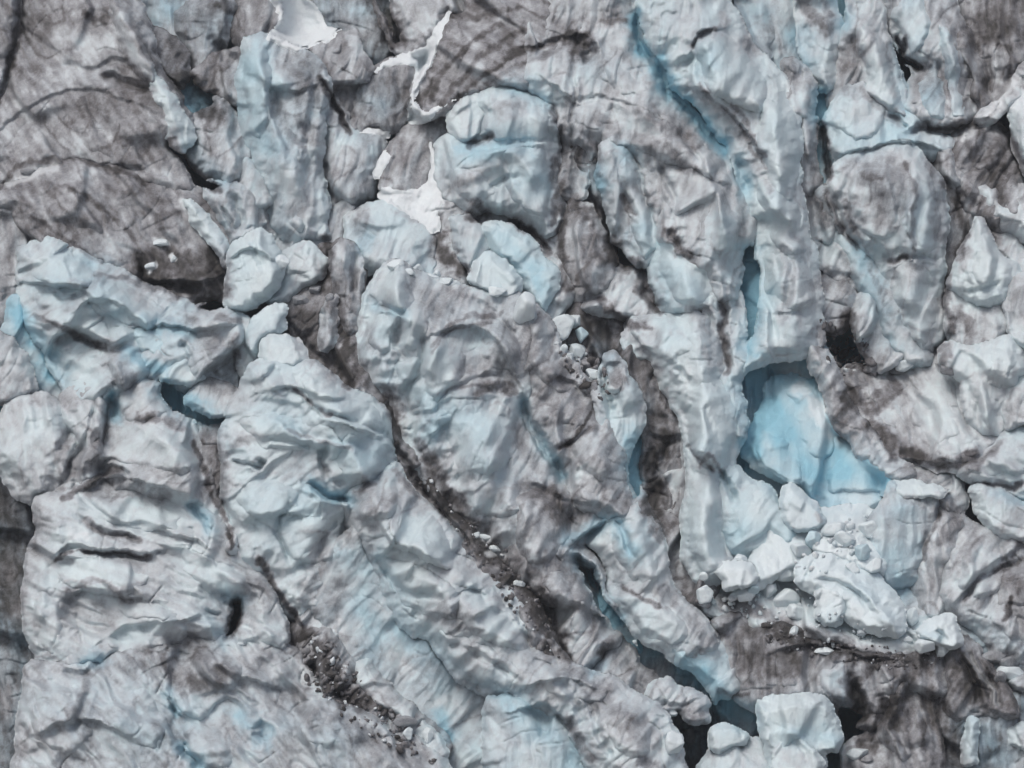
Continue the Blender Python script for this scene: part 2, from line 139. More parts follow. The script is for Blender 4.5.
BLUECAVE = """
ice_hollow|vivid blue curved wall of the fresh collapse scar|ice cave wall|-18|-8|60|0.1|0.3|.0|1.0|.15|0|738,350 765,356 792,352 818,346 828,370 836,390 846,415 862,440 880,462 890,476 895,500 880,530 840,530 800,520 765,500 742,470 736,430 740,390
ice_block|luminous light blue angular mass inside the fresh collapse scar|ice block|-10|18|24|-0.1|0.35|.0|.85|.3|0|766,384 780,376 796,374 814,382 832,400 846,420 863,443 894,467 887,480 887,506 862,519 845,521 828,513 806,493 780,483 756,471 742,452 750,430 758,412 762,396
serac|mauve-rimmed edge slab curling round the blue scar|serac|12|10|9|0|0.3|.45|.05|.8|-40|812,350 824,356 836,376 840,394 852,414 867,434 882,452 898,462 912,474 904,482 888,474 870,462 858,450 852,432 840,424 834,408 828,392 820,376
ice_block|pale blue wedge standing in front of the blue scar|ice block|26|14|9|0|0.3|.0|.45|.2|-30|781,500 784,488 790,485 800,492 818,506 826,518 812,530 792,528 781,518
ice_block|big smooth blue-white boulder on the ice avalanche|ice block|34|22|26|0|0.45|.0|.3|.2|-35|797,566 812,556 832,552 856,562 876,574 892,590 903,608 908,628 896,638 872,630 850,620 826,606 806,592 796,580
ice_block|white angular block under the big smooth boulder|ice block|38|12|10|0|0.2|.0|.25|.4|0|814,594 830,588 844,596 847,612 840,623 824,624 816,612
ice_block|large white bank rising left of the avalanche blocks|ice block|18|16|18|0|0.5|.0|.2|.5|20|758,520 772,512 790,520 810,530 824,545 822,560 800,566 784,570 772,582 752,600 730,600 745,570 756,550
ice_block|rounded white block touching the foot of the white pillar|ice block|36|12|9|0|0.35|.0|.15|.3|0|716,570 724,563 740,561 752,566 758,578 754,586 740,589 724,586
ice_block|white block with blue hollow right end of the ice avalanche|ice block|34|15|11|0|0.3|.0|.2|.4|-10|918,628 930,618 946,613 956,620 962,636 962,645 950,648 938,644 924,640
snow_bank|crumbly white avalanche apron over the dirty bench|snow bank|14|10|18|0|0.8|.12|.05|.9|30|700,592 720,586 750,590 780,580 800,590 820,610 850,620 880,632 910,632 930,645 900,652 870,648 830,636 790,626 760,628 730,620 705,610
snow_bank|loose white ice debris heaped at the foot of the blue scar|snow bank|14|12|16|0|0.7|.0|.15|1.2|0|806,522 824,512 845,510 864,512 880,524 876,540 884,560 880,572 860,566 840,556 820,556 808,545
"""
# snow draped on the surface below: label | thickness | outline
SNOWS = """
large clean white snow patch near the top edge|F4|260,-12 304,-12 312,3 321,14 329,26 342,30 336,38 322,44 309,52 297,55 285,50 262,38 270,31 281,22 276,12
long thin snow ribbon between dark round block and streaked dome|4|455,10 449,28 440,42 434,58 426,72 419,88 415,98 424,108 440,106 462,96 440,112 422,126 410,127 405,118 409,100 412,85 414,66 400,66 376,73 371,70 394,58 414,46 430,38 442,22
small snow tongue below the rounded dark grey block|3|359,129 368,127 378,130 391,133 386,140 378,139 372,133
short upright snow patch above the pale blue domed block|3|380,158 386,150 390,155 388,167 380,179 371,178 374,168
snow filling the gully between domed block and brown slope|F3|376,194 384,184 404,190 418,188 428,180 430,158 429,142 433,142 435,170 440,186 446,200 438,214 440,232 430,232 418,222 402,210 386,204
"""
# groove/ridge/step strokes: kind width amount points   (step: the side left of travel is raised)
GEO = """
g 4 -16 633,14 637,38 652,60 668,84
g 6 -18 662,76 684,108 708,136 722,148
r 26 16 690,40 740,90 780,140 785,230 800,340
r 22 12 610,60 660,120 710,180 725,260
r 20 12 660,235 690,300 705,380 708,470 705,570
r 30 14 300,350 340,420 370,500 450,590 560,700
r 24 12 400,280 450,380 500,470 560,600
r 22 10 530,340 600,450 650,570 700,640
g 24 -12 330,560 400,660 520,740
r 24 12 60,260 120,330 100,420 60,520
r 22 10 150,400 190,480 260,580
r 20 10 860,20 890,90 930,135
r 22 10 880,160 910,230 905,330
r 24 12 265,50 280,120 290,200
r 26 12 100,-10 160,80 185,140
g 16 -10 560,120 575,180 590,250
g 18 -10 640,330 665,420 660,540
g 4 -12 22,-5 21,18 17,45 6,78 -4,105
g 4 -10 100,75 130,84 152,92
s 14 3 -10,140 40,100 100,92 150,110
g 3 -6 150,170 120,168 80,165 55,170
g 3 -5 60,60 90,70 118,60 140,70
r 10 7 120,10 138,40 150,80
g 5 -16 214,40 226,55 238,60
s 16 8 140,250 148,282 200,282 228,272
g 4 -14 142,262 145,280 175,286 200,290
g 2.5 -18 322,78 335,104 352,132
r 6 6 262,60 270,110 282,170
g 5 -8 312,70 316,110 305,150 312,190
s 12 8 255,80 290,95 322,85
g 9 -26 574,48 582,44 588,52 578,56
g 2.5 -7 520,48 545,44 566,40
g 2.5 -8 574,75 574,100 570,130 573,165
g 2 -6 560,120 562,160
g 2 -5 553,102 570,100 600,98 640,108
s 14 9 548,82 566,100 578,104
r 9 8 600,100 640,108 690,130 735,170
r 7 9 655,60 700,50 716,30 720,25
s 12 12 690,48 700,36 715,30
g 8 -12 692,50 700,72 706,80
s 12 10 676,88 700,92 725,110 760,150 768,170
g 5 -13 738,155 744,175 750,198
r 7 8 702,160 712,180 722,210 730,250
g 3 -10 660,160 672,190 676,205 668,220
g 3 -9 625,140 640,175 648,210 652,240
s 9 8 688,140 700,165 718,185
g 4 -10 715,170 720,180
r 5 7 736,235 740,180 735,160
s 14 12 757,185 770,210 790,230
g 4 -9 786,252 790,270 786,300 784,320
s 10 7 770,315 800,310 818,300
r 6 5 772,70 778,140 782,220
g 3 -14 896,38 906,52 918,68
g 3 -10 905,52 908,36
g 3 -10 887,116 900,124 905,128
s 9 12 848,154 880,146 910,143 940,150
g 3 -16 823,122 826,150 830,178
g 5 -16 900,140 920,128 960,130 985,125 1010,140 1024,168
r 7 8 940,20 950,40 956,80
g 3 -6 938,60 942,100
g 3 -6 988,40 990,100
g 3 -6 1003,30 995,90
g 2.5 -9 888,260 910,257 938,260
r 7 7 908,150 912,200 908,258
g 3 -5 865,230 890,262
r 8 6 925,170 930,220 925,250
g 4 -12 832,192 842,216 856,252
r 6 6 985,235 990,260 984,290
g 3 -6 962,290 980,292 1003,285
r 7 8 985,360 985,400 990,425
g 3 -7 975,395 978,425
g 5 -9 868,440 890,460 925,468 960,466
g 6 -14 952,330 945,345 930,352
r 6 7 1000,300 1010,330
s 8 8 968,585 1000,560 1024,545
g 3 -8 960,600 985,575 1020,560
g 3 -8 1000,540 1010,570
g 3 -7 980,550 975,580 960,600
r 5 6 965,470 990,462 1024,472
g 4 -9 985,482 1005,488 1024,484
g 4 -12 956,655 970,675 978,705
g 3 -10 966,652 985,680 992,705
g 3 -10 978,655 996,690 1004,710
s 12 9 775,652 810,645 850,655 900,660
g 6 -16 850,680 858,700 856,712
r 8 9 905,690 890,720 870,745
g 5 -10 880,700 900,730 915,770
r 6 7 780,735 800,738 815,755
g 2 -6 655,700 675,705 700,700
g 3 -10 612,518 625,535 634,560
g 4 -16 576,560 590,575 600,590
s 14 14 570,548 585,532 605,524
g 5 -22 520,398 533,425 548,452 560,475 568,498
g 2.5 -8 556,450 575,440 592,425
s 10 7 530,480 560,500 600,505
r 7 7 545,470 570,505 600,510
r 10 10 400,275 396,300 408,330
g 3 -13 374,306 390,308 402,314
s 10 9 402,314 392,306 376,304
g 4 -12 400,318 398,345 405,360
g 4 -8 420,330 418,370 400,400
r 10 8 440,330 430,380 436,440
s 14 10 430,335 470,325 500,350 520,390
g 3 -6 470,300 500,315 520,340
g 3 -7 440,400 470,380 510,375
g 3 -6 400,410 430,415 450,400
s 12 9 430,440 440,430 450,415
g 3 -6 508,440 508,470
s 14 9 545,375 570,380 590,400
g 4 -12 600,205 612,240 625,262
g 3 -8 625,190 634,215
g 5 -12 640,260 650,300 668,305
g 4 -10 638,285 650,300 660,310
r 6 7 618,272 600,295
g 4 -9 665,230 685,250
r 9 8 700,400 705,440 700,460
s 12 10 690,450 705,462 722,470
g 3 -8 690,445 700,462 715,472
g 4 -14 722,470 730,480 735,500
g 3 -6 705,405 712,430
g 3 -7 705,310 715,330 718,345
g 4 -12 725,300 722,335 728,370
g 3 -7 675,365 690,385
g 4 -12 590,345 605,380 612,420
r 5 7 655,440 665,470 650,490
g 4 -10 650,500 660,470 668,440
g 5 -10 650,435 665,440 685,440
s 13 13 22,285 60,285 90,292 95,300
s 12 10 55,340 75,330 110,345 130,340
g 3.5 -12 60,325 85,340 105,348 130,345
r 9 9 60,262 90,270 110,290
s 12 9 78,310 100,300 130,315 150,330
g 3 -8 50,290 62,300 80,295
r 7 7 150,300 200,315 230,325
s 10 10 130,330 160,325 200,330 240,325
g 6 -14 110,395 114,408 115,418
r 9 8 100,420 80,440 65,470
g 4 -10 70,430 60,450
g 3 -9 95,400 85,440 60,480
g 2.5 -9 295,390 320,408 345,420 380,432
s 12 13 395,445 370,428 340,420 320,412
s 10 7 370,450 330,440 300,435 280,420
s 14 13 352,502 332,497 305,484
g 4 -9 305,484 330,496 352,501
g 3 -7 260,440 290,442 330,455
s 12 8 262,395 290,388 320,395 350,400
g 4 -12 330,440 320,460 330,480
g 3 -12 232,460 245,465 262,470
g 3 -12 255,460 262,466
r 8 8 365,500 360,520 370,540
g 5 -10 358,495 352,515 340,550
s 14 12 380,520 395,545 430,560
r 9 9 400,570 440,560 480,590
g 4 -10 380,560 400,590 440,600
g 3 -8 450,600 470,590 490,610
s 12 8 470,620 500,610 530,640
g 3 -8 440,640 470,650 520,680
g 3 -7 500,600 520,620 535,650
s 12 9 520,690 560,680 600,690
g 4 -9 590,700 600,730 610,760
s 14 12 520,710 545,705 570,725
g 4 -8 560,680 575,700 585,730
g 4 -13 96,474 115,470 130,477
s 12 11 80,490 110,478 150,486 190,500
s 10 9 65,555 90,552 130,558 165,550
g 4 -12 52,560 75,548 110,556 150,556
s 12 9 60,600 90,590 120,595 150,600
g 3 -8 75,515 100,530 140,540
g 3 -7 155,530 190,540 210,555
s 12 9 105,640 130,628 170,625 200,615
g 4 -10 62,672 85,674 102,660
s 12 8 98,582 120,595 128,600
r 8 7 150,520 190,535 225,560
g 3 -9 190,505 200,515 210,530
r 6 5 45,560 40,600 30,650
g 6 -22 228,598 238,608 234,630
g 8 -14 255,720 265,728 262,740
g 6 -16 178,744 190,755 200,770
s 12 10 165,690 175,710 185,720
g 3 -10 170,690 176,715
g 4 -7 90,690 80,710 70,730
s 14 8 30,740 80,720 130,740
s 12 8 210,660 240,680 280,690
g 3 -6 195,700 230,690 260,710
g 3 -8 205,610 220,620
g 4 -9 285,320 300,340 330,365
g 3 -9 325,310 322,330
g 3 -14 388,435 410,470 440,510 480,560
r 5 7 392,430 420,470 450,515
g 3 -8 290,500 280,530 290,560
s 10 7 250,520 280,515 310,520
g 3 -8 315,560 320,540 340,520
g 3 -7 180,345 188,360
r 5 6 110,345 120,370 125,395
g 4 -10 232,195 240,215 238,230
g 3 -8 222,205 236,232
s 10 7 232,260 250,250 275,262
g 3 -6 252,240 262,270
g 4 -12 470,145 485,138 492,132
s 12 11 552,142 520,145 490,150 475,150
g 3 -7 485,195 500,180 520,175
r 7 6 500,150 520,160 540,180
g 2.5 -12 510,222 530,232 553,250
g 4 -8 355,250 355,300
r 5 6 350,212 370,225 400,220
g 2.5 -6 752,380 750,440
g 2.5 -6 768,370 772,400
r 6 7 845,575 870,600 895,630
g 3 -6 815,580 850,590 880,615
g 3 -7 935,625 945,635 940,645
"""
# colour: kind(d dirt, D dark dirt and shade painted into black clefts, c clean, b blue, w snow and whitened ice) width strength points
COL = """
c 16 .6 300,400 350,430
c 14 .6 420,540 470,590
c 12 .6 60,270 110,300 150,330
c 14 .5 430,360 460,420
c 10 .6 690,340 700,400 705,450
c 10 .6 640,220 650,260
c 12 .5 80,450 70,400 40,430
c 10 .5 975,360 1000,350
D 2.5 .5 845,200 860,240 880,290
D 2.5 .5 905,165 915,200 912,250
d 6 .5 930,160 940,200 938,240
w 9 .6 800,388 808,402 822,412
w 6 .5 815,410 830,432
w 8 .3 818,500 850,502 880,500
b 10 .5 755,385 755,420
d 5 .5 770,378 795,374
d 14 .6 862,172 885,190 885,215
d 7 .6 600,120 640,140 670,150
D 2 .5 700,85 725,110 745,135 765,170
d 10 .5 655,110 690,140
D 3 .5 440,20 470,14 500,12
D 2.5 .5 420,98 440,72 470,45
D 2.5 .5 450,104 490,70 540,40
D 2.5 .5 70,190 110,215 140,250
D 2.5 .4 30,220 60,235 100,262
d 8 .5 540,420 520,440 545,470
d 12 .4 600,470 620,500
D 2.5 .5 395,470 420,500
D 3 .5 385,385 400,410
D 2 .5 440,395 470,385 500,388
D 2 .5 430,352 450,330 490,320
d 8 .5 690,310 705,330 720,360
D 2.5 .6 700,470 712,455 722,470
d 6 .5 622,330 640,345 655,370
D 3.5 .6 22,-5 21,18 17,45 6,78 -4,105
d 8 .5 80,10 100,25 120,10 130,25
D 4 .5 85,15 95,20 103,22
c 12 .6 60,40 100,45 115,55
d 10 .35 70,50 95,60 118,60 150,70
c 7 .9 130,48 140,65 150,80 165,98 178,118 185,140
c 12 .4 60,75 90,80 110,75
d 3 .7 100,75 130,84 152,92
d 16 .4 90,110 140,105 150,130
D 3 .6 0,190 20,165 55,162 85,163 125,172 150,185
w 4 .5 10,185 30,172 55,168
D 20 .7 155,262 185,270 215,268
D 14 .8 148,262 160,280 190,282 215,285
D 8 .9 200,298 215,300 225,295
w 3 .9 155,240 166,244
w 3 .8 148,268 155,263
w 2 .8 173,258 176,262
c 5 .9 183,200 197,215 212,240 225,255
d 10 .4 60,215 90,230 110,210
b 8 .5 90,258 100,260
D 4 .9 170,142 185,160 205,178 218,190
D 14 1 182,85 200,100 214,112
b 8 .6 185,90 195,100 208,104
b 7 .7 188,150 205,168 225,178
d 8 .6 215,10 225,22 220,35
D 6 .7 225,5 232,12
D 9 .7 372,-5 380,10 390,28 400,40
b 18 .5 250,70 252,110 262,150
c 10 .4 252,60 255,100 262,140
d 9 .6 300,75 305,110 315,140
d 6 .5 275,100 285,130 300,150
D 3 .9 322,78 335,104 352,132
d 10 .5 290,60 310,70 318,100
b 8 .4 365,95 375,105 390,110
c 6 .7 350,38 358,52
d 10 .6 395,60 420,50 440,35
D 3 .5 450,20 480,14 520,6
D 3 .6 430,100 445,70 470,45 500,25
D 3 .5 440,105 460,80 490,50 520,30
d 4 .6 455,100 480,75 510,55 530,40
D 5 .8 415,98 420,103
d 3 .6 480,90 510,70 560,50
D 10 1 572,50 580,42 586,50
d 8 .5 560,30 590,22 620,18
D 3 .6 520,48 545,44 566,38
D 2.5 .5 600,20 620,22 634,25
D 3 .7 550,110 556,118 552,108
b 9 .9 515,85 530,90 545,100
b 6 1.6 632,18 635,37 649,57
b 7 1.6 655,60 662,75 668,84
b 6 1.6 668,84 690,112 710,136 722,145
b 5 .8 736,155 742,175 748,195
b 5 .8 622,143 628,155
b 12 .5 700,55 712,60
c 10 .6 708,50 722,60
d 6 .5 720,20 716,30 700,38 690,48
D 2 .6 716,28 700,38 690,46
d 8 .5 690,90 720,110 745,140
D 2 .5 735,105 750,130 765,155
d 5 .5 750,160 762,175 770,190
b 10 .35 590,65 600,75
c 10 .4 600,100 620,120
d 6 .4 560,130 575,160 570,190
D 7 .7 556,160 562,190 590,215
D 6 .6 594,150 596,175
d 5 .6 668,150 690,170
b 9 .4 730,220 715,260
c 12 .5 770,80 785,120 790,180 790,230
c 10 .5 758,200 770,260 775,330
d 6 .5 786,250 788,290 783,320
d 5 .6 760,55 745,40
d 5 .4 800,245 810,290
b 8 1 748,250 755,290 755,330 748,350
b 10 .4 735,250 735,280
b 6 .9 833,-5 842,10 845,30
b 8 .6 800,30 805,60
D 6 .6 803,0 815,15 825,32
D 4 .5 822,0 828,12
b 8 1.2 818,95 820,112
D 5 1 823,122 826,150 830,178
d 8 .6 850,40 848,70 855,90
d 8 .5 790,75 800,90
d 4 .7 862,88 875,105 895,122
b 9 .5 850,148 880,140 910,136
c 8 .7 870,60 880,90 890,105
b 6 .7 896,50 903,80 902,105
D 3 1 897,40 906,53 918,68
D 3 .9 907,35 906,45
c 7 .5 920,60 935,55
d 6 .5 945,15 955,30 960,50
c 4 .6 956,40 962,60
d 14 .5 930,70 940,90
D 18 .4 975,30 1010,30
d 5 .5 965,80 1000,85
D 5 .6 915,128 950,127 975,122
D 14 .5 975,140 990,165 1000,185
D 5 .8 1000,125 1012,145 1024,170
w 8 .5 1016,110 1024,100 1040,110
w 3 .5 980,120 1000,100 1015,80
w 4 .6 960,140 975,130
d 16 .6 860,170 885,165 895,190 895,215
D 4 .4 865,175 880,180
b 14 .3 915,200 920,240
D 4 .7 942,180 955,200 965,230 958,260
d 6 .6 965,190 985,215 1000,240
b 8 .5 860,250 875,290 890,340
D 3 .7 826,190 838,215 855,250
D 2.5 .7 888,260 905,258 
d 8 .5 800,195 820,205 830,225
d 8 .5 820,280 850,290
D 12 .8 828,335 848,350 862,362
D 8 .7 850,315 845,328
d 10 .5 870,375 850,385
w 5 .7 895,362 912,362
d 5 .7 958,310 968,320 970,330
D 5 .7 950,275 945,300 950,330
d 4 .5 968,250 963,270
c 9 .6 985,260 980,285 995,275
D 5 .5 935,355 950,345 945,365
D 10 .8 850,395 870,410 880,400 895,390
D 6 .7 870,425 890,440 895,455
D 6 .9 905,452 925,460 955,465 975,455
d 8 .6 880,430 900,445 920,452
c 14 .4 930,400 945,430
D 4 .5 968,468 990,455 1005,440
D 3 .8 985,484 1005,490 1024,482
b 4 .7 1000,498 1024,502
d 8 .6 940,500 955,520 945,540
c 5 .7 978,495 985,515 990,525
d 5 .5 905,495 925,505 940,510
d 5 .7 930,520 925,540
D 2 .6 938,515 930,540 925,560
b 16 .5 890,560 900,575
D 2 .5 965,600 985,575 1024,560
d 8 .4 975,540 960,570
D 3 .9 1015,600 1005,620
D 3 .5 1020,545 1005,570
b 6 .5 975,625 1000,640 1024,650
D 12 .5 960,660 975,690
w 3 .3 965,650 985,680 1000,705
d 8 .5 1000,575 1020,590
D 14 .7 770,622 800,635 830,642 850,650
D 12 .6 870,655 900,665 930,655
b 10 .4 830,625 840,630
b 9 .5 840,680 845,700
D 8 .9 848,680 856,700 858,715
c 12 .35 800,680 830,675
D 16 .5 740,640 760,670 790,660
D 12 .5 870,740 890,720 895,700
d 14 .4 900,700 910,740
c 3 .4 930,720 936,750
D 12 .6 930,700 945,730 955,760
b 12 .5 970,720 990,740 1000,760
b 8 .6 790,738 825,735 835,745
d 10 .4 785,755 800,760
d 9 .6 690,715 700,722
d 5 .5 715,640 725,632
b 10 .8 690,665 705,680 715,690
c 8 .5 725,660 735,680
D 3 .7 718,692 735,695 750,695
b 12 .9 725,705 745,715
b 6 1.1 566,538 580,532 600,522 612,518
b 6 1 613,520 625,537 634,558
b 6 1.1 574,556 590,578 605,602 618,620
b 4 .9 520,400 533,425 548,452 562,478
c 8 .5 640,540 655,570 670,620
d 8 .5 660,590 690,615 705,640
D 2.5 .7 625,585 640,595 660,605
d 10 .4 575,600 600,620 595,640
D 6 .7 540,600 555,630 570,660
D 4 .7 600,650 610,640 595,665
b 4 .8 590,672 600,660
D 14 .6 535,490 550,500 560,515
d 10 .6 545,560 580,570
D 10 .6 515,555 530,575 545,600
d 22 .5 560,400 580,410 560,380
d 4 .7 555,450 575,438 595,425
D 2 .7 590,415 575,435 560,450
d 18 .35 440,300 480,310 510,320 530,350
d 18 .35 470,370 500,380 515,360
D 2.5 .5 430,345 460,318 500,312
c 10 .7 392,272 400,295 410,310
c 12 .5 385,320 400,340
b 5 .7 376,308 400,314
c 9 .5 430,350 425,380 445,370
b 12 .5 425,400 440,420 430,435
D 5 .7 480,390 495,385 510,390
d 8 .4 470,480 500,500
c 14 .35 450,440 480,450 470,480
c 16 .5 395,560 440,570 470,600
D 7 .9 420,450 435,470 450,490 465,510
D 7 .8 345,345 340,365 350,380
D 5 .8 385,400 400,430
d 8 .8 335,290 338,320 345,350
D 4 .6 325,240 330,260 320,290
d 8 .5 365,330 375,350
d 18 .6 300,320 320,350 350,370
D 12 .7 430,480 450,500 480,540 500,560
w 3 1 480,535 490,540
w 3 .7 490,552 505,555
D 10 .7 500,560 520,580 540,610 550,640
c 12 .3 510,620 540,640
d 10 .5 520,640 560,660 600,690
d 12 .5 470,620 440,610
c 10 .6 380,530 420,560
b 7 .5 375,560 390,590 405,615 430,645 455,672 490,692 530,700
c 9 .7 360,500 370,530 390,565
c 14 .5 400,600 430,640 460,665
c 10 .6 940,440 975,450
c 14 .6 60,540 110,520 170,510 210,525
c 16 .5 140,400 165,430
c 10 .6 600,20 640,60 680,95
c 22 .5 270,440 320,450 360,460
c 16 .5 250,500 290,540
d 10 .5 330,600 345,585
d 16 .5 300,470 320,478
c 10 .5 470,600 520,640 545,670
c 12 .6 410,330 430,380
c 18 .4 470,480 520,470
b 16 .4 440,400 470,430 480,460
b 12 .4 380,340 385,370
c 12 .7 385,215 420,240
d 6 .5 400,210 420,215
d 12 .5 130,200 170,215
c 8 .5 120,200 150,205
c 8 .5 20,300 30,330 60,370
b 14 .4 100,300 150,340 180,350
d 10 .4 180,320 230,350
d 9 .6 365,485 360,510 372,520
D 3 .6 356,492 362,486 374,484
b 6 1 312,485 330,494 350,500
b 12 .3 270,410 310,430
b 12 .4 340,440 370,450 380,440
c 10 .7 360,400 375,410 382,430
D 2 .7 292,388 310,400 330,415
D 2.5 .5 290,430 320,440 350,450
d 6 .5 240,440 260,435
b 14 .3 270,500 300,510
b 12 .5 350,560 370,580 375,600
b 12 .5 365,600 380,630 375,650
b 10 .6 395,605 405,635 430,660 450,680
b 10 .5 470,690 500,690 510,710
d 8 .5 320,540 315,570 310,600
D 3 1 258,560 275,585 300,620 303,640
D 12 .7 300,635 320,660 340,690 360,700
w 4 .4 340,620 330,635
b 6 1 437,715 446,728 448,740
b 14 .5 520,725 560,750 570,770
d 8 .5 425,660 470,690 520,740
d 14 .4 590,700 620,720 650,740
D 5 .6 570,720 580,740 590,760
D 8 .5 640,760 660,770
b 7 .9 24,315 40,345 60,375
b 10 .45 35,285 70,290 95,285
c 10 .5 50,260 75,262 90,268
c 10 .5 75,320 110,330 150,340
d 5 .7 70,280 90,285 100,278
d 6 .5 75,300 68,310 90,290
D 2.5 .7 35,315 60,328 85,342 105,347
d 10 .7 105,345 118,355 125,380
D 3 .5 95,272 120,280 145,285
b 6 .8 145,322 175,330 190,335
b 6 1 130,350 145,360 160,368
b 9 1.2 165,385 175,400 195,410 210,420
d 16 .5 200,345 215,365 225,385
D 3 .5 220,318 240,322
D 3 .5 237,335 235,370
b 4 1.2 113,395 116,405 115,418
d 10 .5 75,400 50,395 40,400
d 5 .6 65,435 58,460 70,440
d 10 .6 110,430 85,460 60,480
D 3 .8 65,497 95,478 120,470
D 5 .7 140,420 160,422 180,425
c 14 .5 120,440 150,430
D 3 1 192,440 205,475 220,510 232,545
D 14 .5 210,430 215,460 220,490
b 5 1 196,510 204,516 210,525
D 2.5 .8 55,562 75,552 110,556 150,557
c 12 .6 80,510 120,520 160,530
D 3 .6 85,520 110,535 140,540
w 5 .5 70,535 85,535
w 4 .5 125,550 150,545
d 10 .6 95,490 130,490 160,497
D 3 .5 70,590 100,580 128,600
d 14 .5 75,600 100,610 110,620
c 9 .6 115,605 140,615 165,620
c 10 .6 95,640 130,635 155,630
b 6 .9 90,660 102,658
b 9 .5 210,625 222,635
D 5 .9 232,605 238,620 230,632
b 6 .9 225,598 238,602
d 14 .5 170,640 190,640 200,650
d 14 .5 150,660 180,680
D 10 .5 195,685 215,680 225,670
c 10 .7 195,705 215,710 190,720
b 5 .9 170,690 178,712
b 7 1 180,745 195,760 200,770
d 6 .6 95,670 80,700 70,715
b 8 .9 240,715 250,725
b 8 1 258,722 264,730 262,740
b 30 .35 100,710 140,740 180,730
d 14 .4 280,700 330,720 370,740
b 20 .3 290,730 330,745
d 6 .4 250,580 270,600
D 20 .5 -10,500 5,560 10,620
d 8 .5 225,600 250,590
b 6 .7 365,238 357,252
c 8 .4 370,215 400,220
d 6 .7 362,240 360,210
D 8 .8 440,240 450,255 460,270
D 8 .6 426,215 435,225
d 10 .7 436,240 452,262
b 9 .6 500,240 520,255 530,270
b 6 .7 535,280 548,305
D 4 .8 510,222 530,232 555,252
D 6 .8 470,212 485,215 478,205
b 10 .7 466,150 490,152 520,146
D 4 1 470,148 482,142 492,134
c 10 .5 520,120 540,135
d 8 .5 500,110 520,108
b 10 .5 520,180 540,185
d 8 .5 480,170 465,180
D 5 .8 562,190 562,240 566,290
D 4 .8 555,208 560,195 552,220
D 6 .7 575,206 590,222
d 9 .6 590,240 605,260
D 7 .8 610,240 620,262 638,262
D 4 .8 600,300 625,325 650,330
D 10 .7 595,330 610,360 620,380
b 7 .8 610,365 600,345
D 3 .6 633,285 645,300 660,312
d 8 .5 640,280 655,300
c 6 .6 660,240 662,255
D 5 .8 664,232 676,244 688,252
b 12 .35 670,275 690,285
d 8 .5 640,325 660,340
b 6 .9 600,190 592,170
b 10 .4 640,230 645,255
D 2.5 .6 622,195 634,212
D 2 .4 688,445 700,460 712,470
d 5 .6 705,305 715,320
D 3 .8 722,300 722,335 726,372
d 5 .4 708,350 710,365
c 8 .6 705,390 715,420
b 4 .9 632,455 634,480 638,495
b 7 1.1 633,430 630,460 636,480
D 9 .7 665,440 650,470 655,500
D 9 .7 650,510 660,530
d 9 .6 665,400 670,430
b 12 .8 745,385 750,420 760,450
b 20 .7 770,400 780,430
c 12 .5 800,400 820,410
c 9 .5 800,450 830,440
b 16 .8 840,460 870,475
b 9 .6 820,500 850,505
b 5 1.3 745,445 755,452
d 6 .5 838,410 842,440
c 14 .5 740,510 760,525
b 7 .5 850,590 870,600 890,615
b 5 .7 930,635 942,635
D 3 .7 817,514 822,518
D 8 .6 725,600 760,612 775,620
d 10 .5 700,590 690,600
"""
